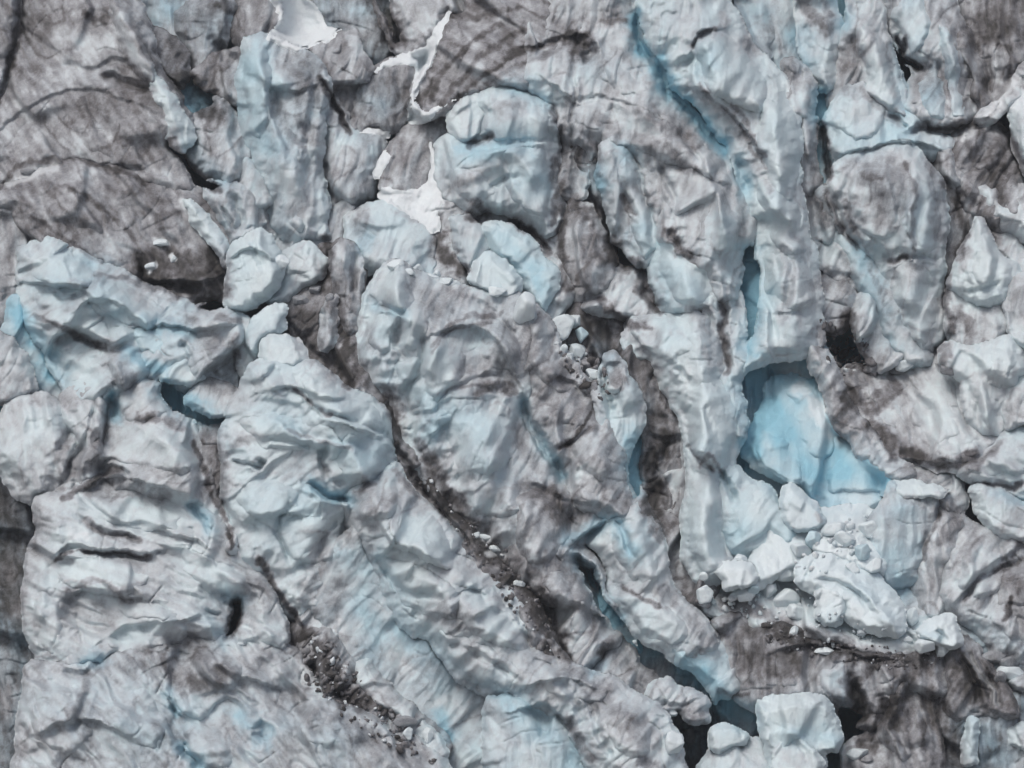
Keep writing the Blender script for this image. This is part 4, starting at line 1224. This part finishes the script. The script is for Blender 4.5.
GROW = {'ice block': 2.5, 'ice fin': 1.5, 'ice tongue': 2.0, 'ice horn': 1.5, 'ice ridge': 2.0, 'ice pillar': 4.0, 'PART': 0.5, 'snow patch': 1.0}
def mass(P, depth_fn, mix_fn, back=150.0, grow=0.0, cut=False):
    """grid cells inside the outline, rim vertices pulled onto it, sides running back into the icefall"""
    P = round_poly(P)
    sl = window(P, 10 + grow)
    x = XX[sl].copy(); y = YY[sl].copy(); wx = WXs[sl]; wy = WYs[sl]
    s = sdf(P, wx, wy) + grow
    if cut:
        lo, hi = P.min(0) - 10, P.max(0) + 10
        for C in CUTS:
            if (C.max(0) > lo).all() and (C.min(0) < hi).all(): s = np.minimum(s, -sdf(C, wx, wy) + 0.5)
    gy_, gx_ = np.gradient(s, STEP); gm = np.sqrt(gx_ ** 2 + gy_ ** 2) + 1e-6
    gx_ /= gm; gy_ /= gm
    sc = (s[:-1, :-1] + s[1:, :-1] + s[:-1, 1:] + s[1:, 1:]) / 4
    keep = sc > 0
    if keep.sum() < 4: return None
    d = depth_fn(x, y, np.maximum(s, 0), sl, blur(gy_, 2))
    used = np.zeros(s.shape, bool)
    for a in (0, 1):
        for b in (0, 1):
            used[a:a + keep.shape[0], b:b + keep.shape[1]] |= keep
    full = np.zeros(s.shape, int); cnt = np.pad(keep.astype(int), 1)
    full = cnt[:-1, :-1] + cnt[1:, :-1] + cnt[:-1, 1:] + cnt[1:, 1:]
    rim = used & (full < 4)
    # never move rim points that lie on the grid's own border
    mv = np.clip(s, -1.2 * STEP, 1.2 * STEP) * rim / np.maximum(gm, 0.6)
    x = x - gx_ * mv; y = y - gy_ * mv
    Z = ZMAP[sl]; Z[used] = np.maximum(Z[used], d[used])
    idx = -np.ones(s.shape, int); idx[used] = np.arange(used.sum())
    mix = mix_fn(x, y, s, sl, d)
    V = world(x[used], y[used], d[used]); M = mix[used]
    q = keep.nonzero(); j, i = q
    F = np.stack([idx[j, i], idx[j + 1, i], idx[j + 1, i + 1], idx[j, i + 1]], 1)
    # rim edges in order of each cell's winding
    kp = np.pad(keep, 1)
    c = kp[1:-1, 1:-1]
    E = []
    for (dj, di, a, b) in ((0, -1, (0, 0), (1, 0)), (1, 0, (1, 0), (1, 1)), (0, 1, (1, 1), (0, 1)), (-1, 0, (0, 1), (0, 0))):
        nb = kp[1 + dj:kp.shape[0] - 1 + dj, 1 + di:kp.shape[1] - 1 + di]
        jj, ii = (c & ~nb).nonzero()
        E.append(np.stack([idx[jj + a[0], ii + a[1]], idx[jj + b[0], ii + b[1]]], 1))
    E = np.concatenate(E)
    rv = np.unique(E); base = len(V)
    xr = x[used][rv]; yr = y[used][rv]; dr = d[used][rv]; gxr = gx_[used][rv]; gyr = gy_[used][rv]
    prev = rv.copy(); rings = [(5.0, 0.6), (18.0, 1.5), (50.0, 2.5), (back, 3.5)]
    Vs = [V]; Ms = [M]; Fs = [F]; off = base
    look = np.zeros(base + 1, int)
    prevmap = {}
    for (db, ins) in rings:
        nz = fbm(xr / 9 + db, yr / 9 - db, 91, 3) * 4
        Vs.append(world(xr + gxr * (ins + 0 * nz), yr + gyr * ins, dr - db + nz * (db < back)))
        Ms.append(M[rv] * 1.0)
        new = np.arange(off, off + len(rv)); off += len(rv)
        mp = np.full(base, -1); mp[rv] = new
        if not prevmap: pm = np.arange(base)
        else: pm = prevmap['m']
        Fs.append(np.stack([pm[E[:, 0]], mp[E[:, 0]], mp[E[:, 1]], pm[E[:, 1]]], 1)[:, ::-1])
        prevmap['m'] = mp
    return np.concatenate(Vs), np.concatenate(Fs)[:, ::-1], np.concatenate(Ms)

def flute_uv(x, y, ang):
    a = math.radians(-ang)
    return x * math.cos(a) + y * math.sin(a) * 1.0, -x * math.sin(a) + y * math.cos(a)

CUTS = [round_poly(parse(l)) for l in HOLES.strip().splitlines()]
BKEYS = {l.split('|')[0] for l in BULGES.strip().splitlines()}
SER = []; STYLE = {}; SEEDS = {}; OBJ = {}
def build_seracs(text, seed0, lump=None):
    prev = None
    lines = text.strip().splitlines()
    for n, line in enumerate(lines):
        has_parts = lump is None and '|PART|' not in line and ((n + 1 < len(lines) and '|PART|' in lines[n + 1]) or any(k in line for k in BKEYS))
        f = [t.strip() for t in line.split('|')]
        name, label, cat = f[:3]; lvl, H, w, gx, gy, dirt, blue, rough, ang = map(float, f[3:12]); P = parse(f[12])
        seed = seed0 + n * 31; c = P.clip([-20, -20], [1044, 788]).mean(0)
        size = math.sqrt(max(60.0, np.prod(P.clip([-20, -20], [1044, 788]).max(0) - P.clip([-20, -20], [1044, 788]).min(0))))
        fs = min(1.0, size / 90.0)
        if cat == 'ice block': w *= 0.72
        grow = GROW.get(cat, 7.0) if lump is None else 3.0
        def depth(x, y, s, sl, gin, grow=grow, lvl=lvl, H=H, w=w, gx=gx, gy=gy, rough=rough, ang=ang, seed=seed, c=c, fs=fs):
            ww = w * (1 + 0.5 * perlin(x / 22, y / 22, seed + 1))
            si = s - grow
            ww = ww * (1.1 - 0.6 * np.clip(-gin, 0, 1))
            q = np.clip((si + 0.5 * grow) / np.maximum(ww, 3), 0, 1)
            pil = 0.78 * H * (1 - (1 - q) ** 1.45) + 2.6 * np.minimum(si + 0.5 * grow, 0)
            u, v = flute_uv(x, y, ang)
            xw = x + 5 * perlin(x / 30, y / 30, seed + 2); yw = y + 5 * perlin(x / 30, y / 30, seed + 3)
            uw, vw = flute_uv(xw, yw, ang)
            A = rough
            r = 25 * fs * (0.25 + 0.75 * A) * facets(uw / (58 * fs), vw / (104 * fs), seed + 4, 34)
            r = r + 1.2 * A * facets(uw / 18, vw / 33, seed + 5, 12)
            r = r + 0.9 * A * facets(u / 8 + 0.3 * perlin(x / 9, y / 9, seed), v / 13, seed + 6, 12)
            r = r - 4.8 * fs * (0.3 + A) * np.abs(perlin(uw / 17, vw / 95, seed + 7)) + 1.0 * A * perlin(uw / 6.5, vw / 60, seed + 17)
            fl = perlin(uw / 11, vw / 70, seed + 8)
            r = r - 2.0 * A * np.exp(-(fl / 0.16) ** 2) * smooth(-0.2, 0.3, perlin(x / 50, y / 50, seed + 9))
            r = r + 1.0 * A * fbm(x / 9, y / 9, seed + 10, 3)
            crk = perlin(uw / 60 + 5, vw / 26, seed + 11)
            r = r - 3.2 * A * np.exp(-(crk / 0.035) ** 2) * smooth(0.0, 0.35, perlin(x / 45, y / 45, seed + 12))
            e = smooth(0, min(w, 10), s)
            if lump is not None: return lump[sl] - 4 + pil + r * 0.5 * (0.35 + 0.65 * e) + 0.5 * GEOM[sl]
            return SLOPE * (c[1] - 384) + lvl + gx * (x - c[0]) + gy * (y - c[1]) + pil + r * (0.35 + 0.65 * e) + GEOM[sl]
        if lump is not None: pd, seedc = SEEDS[label]
        else: pd, seedc = dirt, seed; SEEDS[label] = (dirt, seed)
        def mix(x, y, s, sl, d, dirt=dirt, blue=blue, rough=rough, ang=ang, seed=seedc, pd=pd, white=(0.38 if seed0 == 9100 and dirt < .05 and blue < .5 else 0.0)):
            dirt = pd + (dirt - pd) * smooth(2, 16, s)
            u, v = flute_uv(x + 3 * perlin(x / 20, y / 20, seed + 2), y, ang)
            big = fbm(x / 55, y / 55, seed + 20, 3); st = fbm(u / 7, v / 34, seed + 21, 3); sm = fbm(x / 12, y / 12, seed + 22, 4, 0.6)
            k = 0.4 + 1.2 * np.minimum(1, dirt * 1.6)
            D = dirt * (0.5 + 0.32 * dirt) + 0.9 * k * (0.28 * big + 0.20 * st + 0.20 * sm)
            vein = perlin(u / 34, v / 52, seed + 23) + 0.15 * sm
            D = D + (0.06 + 0.2 * np.minimum(1, dirt * 2)) * np.exp(-(vein / 0.05) ** 2) * smooth(-0.1, 0.3, perlin(x / 40, y / 40, seed + 24))
            rg = 0.75 + 0.5 * np.clip(sm + 0.5, 0, 1)
            D = D * (1 - np.clip(CH['c'][sl], 0, 1) * 0.75)
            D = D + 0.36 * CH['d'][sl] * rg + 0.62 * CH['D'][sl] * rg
            D = np.where(CH['b'][sl] > 0, D * (1 - 0.8 * np.clip(CH['b'][sl], 0, 1)), D)
            B = (blue * 0.98 + 0.05) * (0.75 + 0.9 * fbm(x / 40, y / 40, seed + 25, 2)) + CH['b'][sl]
            W = np.clip(CH['w'][sl] + white, 0, 1)
            return np.stack([np.clip(D, 0, 1), 0.9 * np.clip(B, 0, 1.2) ** 1.35, W], -1)
        r = mass(P, depth, mix, grow=grow, cut=name in ('serac', 'ice_slab', 'ice_shoulder', 'ice_pillar', 'ice_ramp', 'snow_bench', 'snow_bank') or name == 'ice_block' and lvl < 0)
        if r is None: print('EMPTY', label); continue
        V, F, M = r
        if cat == 'PART':
            o, org = make_mesh(name, V, F, M, parent=OBJ[label] if lump is not None else prev)
        elif has_parts:
            e = bpy.data.objects.new(name, None); bpy.context.scene.collection.objects.link(e)
            e.location = (V[:, 0].mean(), V[:, 1].mean(), V[:, 2].min()); e['label'] = label; e['category'] = cat
            make_mesh('body', V, F, M, parent=e); prev = e; STYLE[label] = f; OBJ[label] = e
        else:
            o, org = make_mesh(name, V, F, M, label, cat); prev = o
            SER.append(o); STYLE[label] = f; OBJ[label] = o

build_seracs(SERACS, 100)
build_seracs(BLUECAVE, 9100)
LUMPBASE = blur(np.where(ZMAP < -350, SLOPE * (YY - 384) - 40, ZMAP), 5)
def bulge_lines():
    for l in BULGES.strip().splitlines():
        key, H, ed, df, pts = l.split('|'); lab = [k for k in STYLE if key in k][0]; st = STYLE[lab]
        yield '|'.join(['ice_bulge', lab, 'PART', '0', H, ed, '0', '0', str(min(0.9, float(st[8]) * float(df))), st[9], st[10], st[11], pts])

build_seracs('\n'.join(bulge_lines()), 21000, LUMPBASE)

# ------------------------------------------------------------------ surface level, softened, for what lies on it
Z0 = np.where(ZMAP < -350, SLOPE * (YY - 384) - 70, ZMAP)
ZSOFT = blur(Z0, 10); ZBROAD = blur(Z0, 70); ZMID = blur(Z0, 24)

for n, line in enumerate(SNOWS.strip().splitlines()):
    label, th, pts = line.split('|'); flat = th[0] == 'F'; th = float(th.strip('F')); P = parse(pts); seed = 700 + n * 13
    def depth(x, y, s, sl, gin):
        rag = 1.6 * fbm(x / 7, y / 7, seed + 9, 3)
        s = np.maximum(s + rag, 0)
        base = np.maximum(ZBROAD[sl], Z0[sl] - 0.5) if flat else np.maximum(ZMID[sl], Z0[sl] - 0.8)
        return base + th * (1 - (1 - np.clip(s / 6, 0, 1)) ** 2) + 1.5 * fbm(x / 8, y / 8, seed, 4, 0.6) - 0.6
    def mix(x, y, s, sl, d):
        D = 0.10 + 0.3 * fbm(x / 14, y / 14, seed + 3, 3)
        return np.stack([np.clip(D, 0, 1), 0 * D + 0.03, 0 * D + 0.72], -1)
    V, F, M = mass(P, depth, mix, 14.0)
    make_mesh('snow_patch', V, F, M, label, 'snow patch')

def zat(x, y):
    i = int(round((x + 60) / STEP)); j = int(round((y + 60) / STEP))
    return float(ZSOFT[min(max(j, 0), NY - 1), min(max(i, 0), NX - 1)])

# ------------------------------------------------------------------ loose chunks of ice
def chunk_shape(rng, sub, nplanes=15, soft=True):
    bm = bmesh.new(); bmesh.ops.create_icosphere(bm, subdivisions=sub, radius=1.0)
    V = np.array([v.co[:] for v in bm.verts]); F = np.array([[v.index for v in f.verts] for f in bm.faces]); bm.free()
    N = rng.normal(size=(nplanes, 3)); N /= np.linalg.norm(N, axis=1)[:, None]
    D = rng.uniform(0.58, 1.0, nplanes)
    dot = V @ N.T
    r = np.where(dot > 0.05, D / np.maximum(dot, 0.05), 9.0)
    k = 38.0 if soft else 60.0
    rad = (np.exp(-k * np.minimum(r, 3)).sum(1) + math.exp(-k * 1.25)); rad = -np.log(rad) / k
    V = V * np.clip(rad, 0.3, 1.2)[:, None]
    return V, F
TONES = {'w': (0.02, 0.10, 0.45), 'p': (0.05, 0.35, 0.0), 'g': (0.48, 0.10, 0.0), 't': (0.45, 0.0, 0.0), 'd': (0.8, 0.0, 0.0)}
rng = np.random.default_rng(5)
for line in CHUNKS.strip().splitlines():
    x, y, rx, ry, tone, label = line.split(None, 5); x, y, rx, ry = map(float, (x, y, rx, ry))
    V, F = chunk_shape(rng, 4)
    a = rng.uniform(-0.4, 0.4); ca, sa = math.cos(a), math.sin(a)
    rz = min(rx, ry) * rng.uniform(0.85, 1.15)
    px = V[:, 0] * rx * 1.12; py = V[:, 1] * ry * 1.12
    X = x + ca * px - sa * py * 0.4; Y = y + sa * px * 0.5 + ca * py
    nz = fbm(V[:, 0] * 2 + x, V[:, 1] * 2 + V[:, 2], 8, 3)
    D = zat(x, y) + rz * 0.45 + V[:, 2] * rz * (1 + 0.1 * nz)
    t = np.array(TONES[tone]); M = np.tile(t, (len(V), 1)); M[:, 0] += 0.12 * fbm(V[:, 0] * 3 + x, V[:, 1] * 3, 3, 3); M = M.clip(0, 1)
    make_mesh('ice_chunk', world(X, Y, D), F[:, ::-1] if False else F, M, label, 'ice chunk', group='loose ice chunks')

for line in RUBBLE.strip().splitlines():
    label, par, pts = line.split('|'); tone, cnt, size = par.split(); cnt = int(cnt); size = float(size); P = parse(pts)
    x0, y0 = P.min(0); x1, y1 = P.max(0); VV = []; FF = []; MM = []; off = 0; k = 0
    shapes = [chunk_shape(rng, 2) for _ in range(8)]
    while k < cnt:
        x = rng.uniform(x0, x1); y = rng.uniform(y0, y1)
        if sdf(P, np.array([x]), np.array([y]))[0] < -2 * rng.random(): continue
        V, F = shapes[k % 8]; r = size * 0.42 * rng.lognormal(0, 0.45); a = rng.uniform(0, 6.28)
        px = V[:, 0] * r * 1.25; py = V[:, 1] * r * 0.85
        X = x + math.cos(a) * px - math.sin(a) * py; Y = y + math.sin(a) * px + math.cos(a) * py
        VV.append(world(X, Y, zat(x, y) + 0.35 * r + V[:, 2] * r)); FF.append(F + off); off += len(V)
        if tone == 'd':
            m = (rng.uniform(0.5, 1.0), 0, 0) if rng.random() > 0.14 else (0.15, 0.05, 0.3)
        else: m = (rng.uniform(0, 0.25), rng.uniform(0, 0.3), rng.uniform(0, 0.5))
        MM.append(np.tile(m, (len(V), 1))); k += 1
    make_mesh('ice_rubble', np.concatenate(VV), np.concatenate(FF), np.concatenate(MM), label, kind='stuff')

# ------------------------------------------------------------------ the body of the glacier behind and round the seracs
bx = np.unique(np.concatenate([np.linspace(-1800, -60, 70), np.arange(-60, 1090, 6.0), np.linspace(1090, 2800, 70)]))
by = np.unique(np.concatenate([np.linspace(-900, -60, 40), np.arange(-60, 835, 6.0), np.linspace(835, 1300, 30)]))
BX, BY = np.meshgrid(bx, by)
out = np.maximum(np.maximum(-50 - BX, BX - 1074), np.maximum(-50 - BY, BY - 818))
o_ = smooth(0, 90, out)
ZMIN = Z0.copy()
for _ in range(7):
    for ax_ in (0, 1):
        ZMIN = np.minimum(ZMIN, np.minimum(np.roll(ZMIN, 1, ax_), np.roll(ZMIN, -1, ax_)))
ZMIN = blur(ZMIN, 4)
ii = np.clip(((BX + 60) / STEP).round().astype(int), 0, NX - 1); jj = np.clip(((BY + 60) / STEP).round().astype(int), 0, NY - 1)
dep = np.minimum(SLOPE * (BY - 384) - 60, ZMIN[jj, ii] - 34)
rel = 45 * facets(BX / 120 + BY / 400, BY / 150, 61, 10) + 22 * facets(BX / 46, BY / 80, 62, 10) + 8 * fbm(BX / 20, BY / 20, 63)
dep = dep * (1 - o_) + (SLOPE * (BY - 384) - 10) * o_ + rel * (0.3 + 0.9 * o_)
BV = world(BX, BY, dep).reshape(-1, 3); nby, nbx = BX.shape
gi = np.arange(nby * nbx).reshape(nby, nbx)
BF = np.stack([gi[:-1, :-1], gi[1:, :-1], gi[1:, 1:], gi[:-1, 1:]], -1).reshape(-1, 4)
bm_ = np.stack([np.clip(0.12 + 0.5 * o_ + 0.3 * fbm(BX / 60, BY / 60, 64), 0, 1), 1.0 - 0.8 * o_ + 0 * BX, 0 * BX], -1).reshape(-1, 3)
make_mesh('glacier_slope', BV, BF, bm_, 'dirty glacier body behind and between the seracs', kind='structure')

hz = bpy.data.materials.new('thin_haze'); hz.use_nodes = True; nt = hz.node_tree
for n_ in list(nt.nodes):
    if n_.type != 'OUTPUT_MATERIAL': nt.nodes.remove(n_)
pv = nt.nodes.new('ShaderNodeVolumePrincipled'); pv.inputs['Density'].default_value = HAZE; pv.inputs['Color'].default_value = (0.90, 0.95, 1.0, 1); pv.inputs['Anisotropy'].default_value = 0.3
nt.links.new(pv.outputs[0], [n_ for n_ in nt.nodes if n_.type == 'OUTPUT_MATERIAL'][0].inputs['Volume'])
if HAZE > 0:
    zl = float(BV[:, 2].min()) - 3; zt = max(float(BV[:, 2].max()), CAM[2]) + 5; ya = -340.0; yb = float(BV[:, 1].max()) + 5; xa = float(np.abs(BV[:, 0]).max()) + 5
    me = bpy.data.meshes.new('haze')
    me.from_pydata([(a_ * xa, y_, z_) for z_ in (zl, zt) for y_ in (ya, yb) for a_ in (-1, 1)], [], [(0, 2, 3, 1), (4, 5, 7, 6), (0, 1, 5, 4), (2, 6, 7, 3), (0, 4, 6, 2), (1, 3, 7, 5)])
    me.materials.append(hz); ho = bpy.data.objects.new('haze', me); bpy.context.scene.collection.objects.link(ho); ho['kind'] = 'stuff'; ho['label'] = 'thin pale haze in the air before the icefall'
gm = bpy.data.materials.new('moraine_gravel'); gm.use_nodes = True
nt = gm.node_tree; tn = nt.nodes.new('ShaderNodeTexNoise'); tn.inputs['Scale'].default_value = 0.2; tn.inputs['Detail'].default_value = 8
rp = nt.nodes.new('ShaderNodeValToRGB'); rp.color_ramp.elements[0].color = (0.12, 0.11, 0.10, 1); rp.color_ramp.elements[1].color = (0.3, 0.29, 0.28, 1)
tc = nt.nodes.new('ShaderNodeNewGeometry'); nt.links.new(tc.outputs['Position'], tn.inputs['Vector'])
nt.links.new(tn.outputs['Fac'], rp.inputs[0]); nt.links.new(rp.outputs[0], nt.nodes['Principled BSDF'].inputs['Base Color']); nt.nodes['Principled BSDF'].inputs['Roughness'].default_value = 0.9
zg = float(BV[:, 2].min()) + 6
me = bpy.data.meshes.new('valley_ground')
me.from_pydata([(-6000, -6000, zg), (6000, -6000, zg), (6000, 6000, zg), (-6000, 6000, zg)], [], [(0, 1, 2, 3)]); me.materials.append(gm)
go = bpy.data.objects.new('valley_ground', me); bpy.context.scene.collection.objects.link(go); go['kind'] = 'structure'

# ------------------------------------------------------------------ camera, sky, light
sc = bpy.context.scene
cd = bpy.data.cameras.new('camera'); co = bpy.data.objects.new('camera', cd); sc.collection.objects.link(co)
cd.sensor_width = 36.0; cd.lens = 36.0 * DIST / (1024 * PX); cd.clip_start = 1.0; cd.clip_end = 20000
co.location = CAM; co.rotation_euler = (math.radians(90) - PITCH, 0, 0); sc.camera = co
EL, AZ = math.radians(58), math.radians(-32)      # from above, a little behind the viewer's left shoulder
sd = Vector((math.sin(AZ) * math.cos(EL), -math.cos(AZ) * math.cos(EL), math.sin(EL)))
w = bpy.data.worlds.new('World'); sc.world = w; w.use_nodes = True; nt = w.node_tree
sky = nt.nodes.new('ShaderNodeTexSky'); sky.sky_type = 'NISHITA'; sky.sun_disc = False
sky.sun_elevation = EL; sky.sun_rotation = math.atan2(sd.x, sd.y); sky.air_density = 1.0; sky.dust_density = 6.0; sky.ozone_density = 1.0
hs = nt.nodes.new('ShaderNodeHueSaturation'); hs.inputs['Saturation'].default_value = SKY_SAT
nt.links.new(sky.outputs[0], hs.inputs['Color']); nt.links.new(hs.outputs[0], nt.nodes['Background'].inputs['Color'])
nt.nodes['Background'].inputs['Strength'].default_value = 0.14
sl_ = bpy.data.lights.new('sun', 'SUN'); sl_.energy = SUN; sl_.angle = math.radians(20); sl_.color = (1.0, 0.988, 0.975)
so = bpy.data.objects.new('sun', sl_); sc.collection.objects.link(so); so.location = (0, -100, 150)
so.rotation_euler = sd.to_track_quat('Z', 'Y').to_euler()
sc.view_settings.view_transform = 'Standard'; sc.view_settings.look = 'None'; sc.view_settings.gamma = 1.0
sc.view_settings.use_curve_mapping = False; sc.view_settings.exposure = EXPO
sc.render.engine = 'CYCLES'; sc.cycles.max_bounces = 8; sc.cycles.diffuse_bounces = 6
sc.cycles.use_denoising = True; sc.render.filter_size = 1.5; sc.cycles.filter_width = 1.5
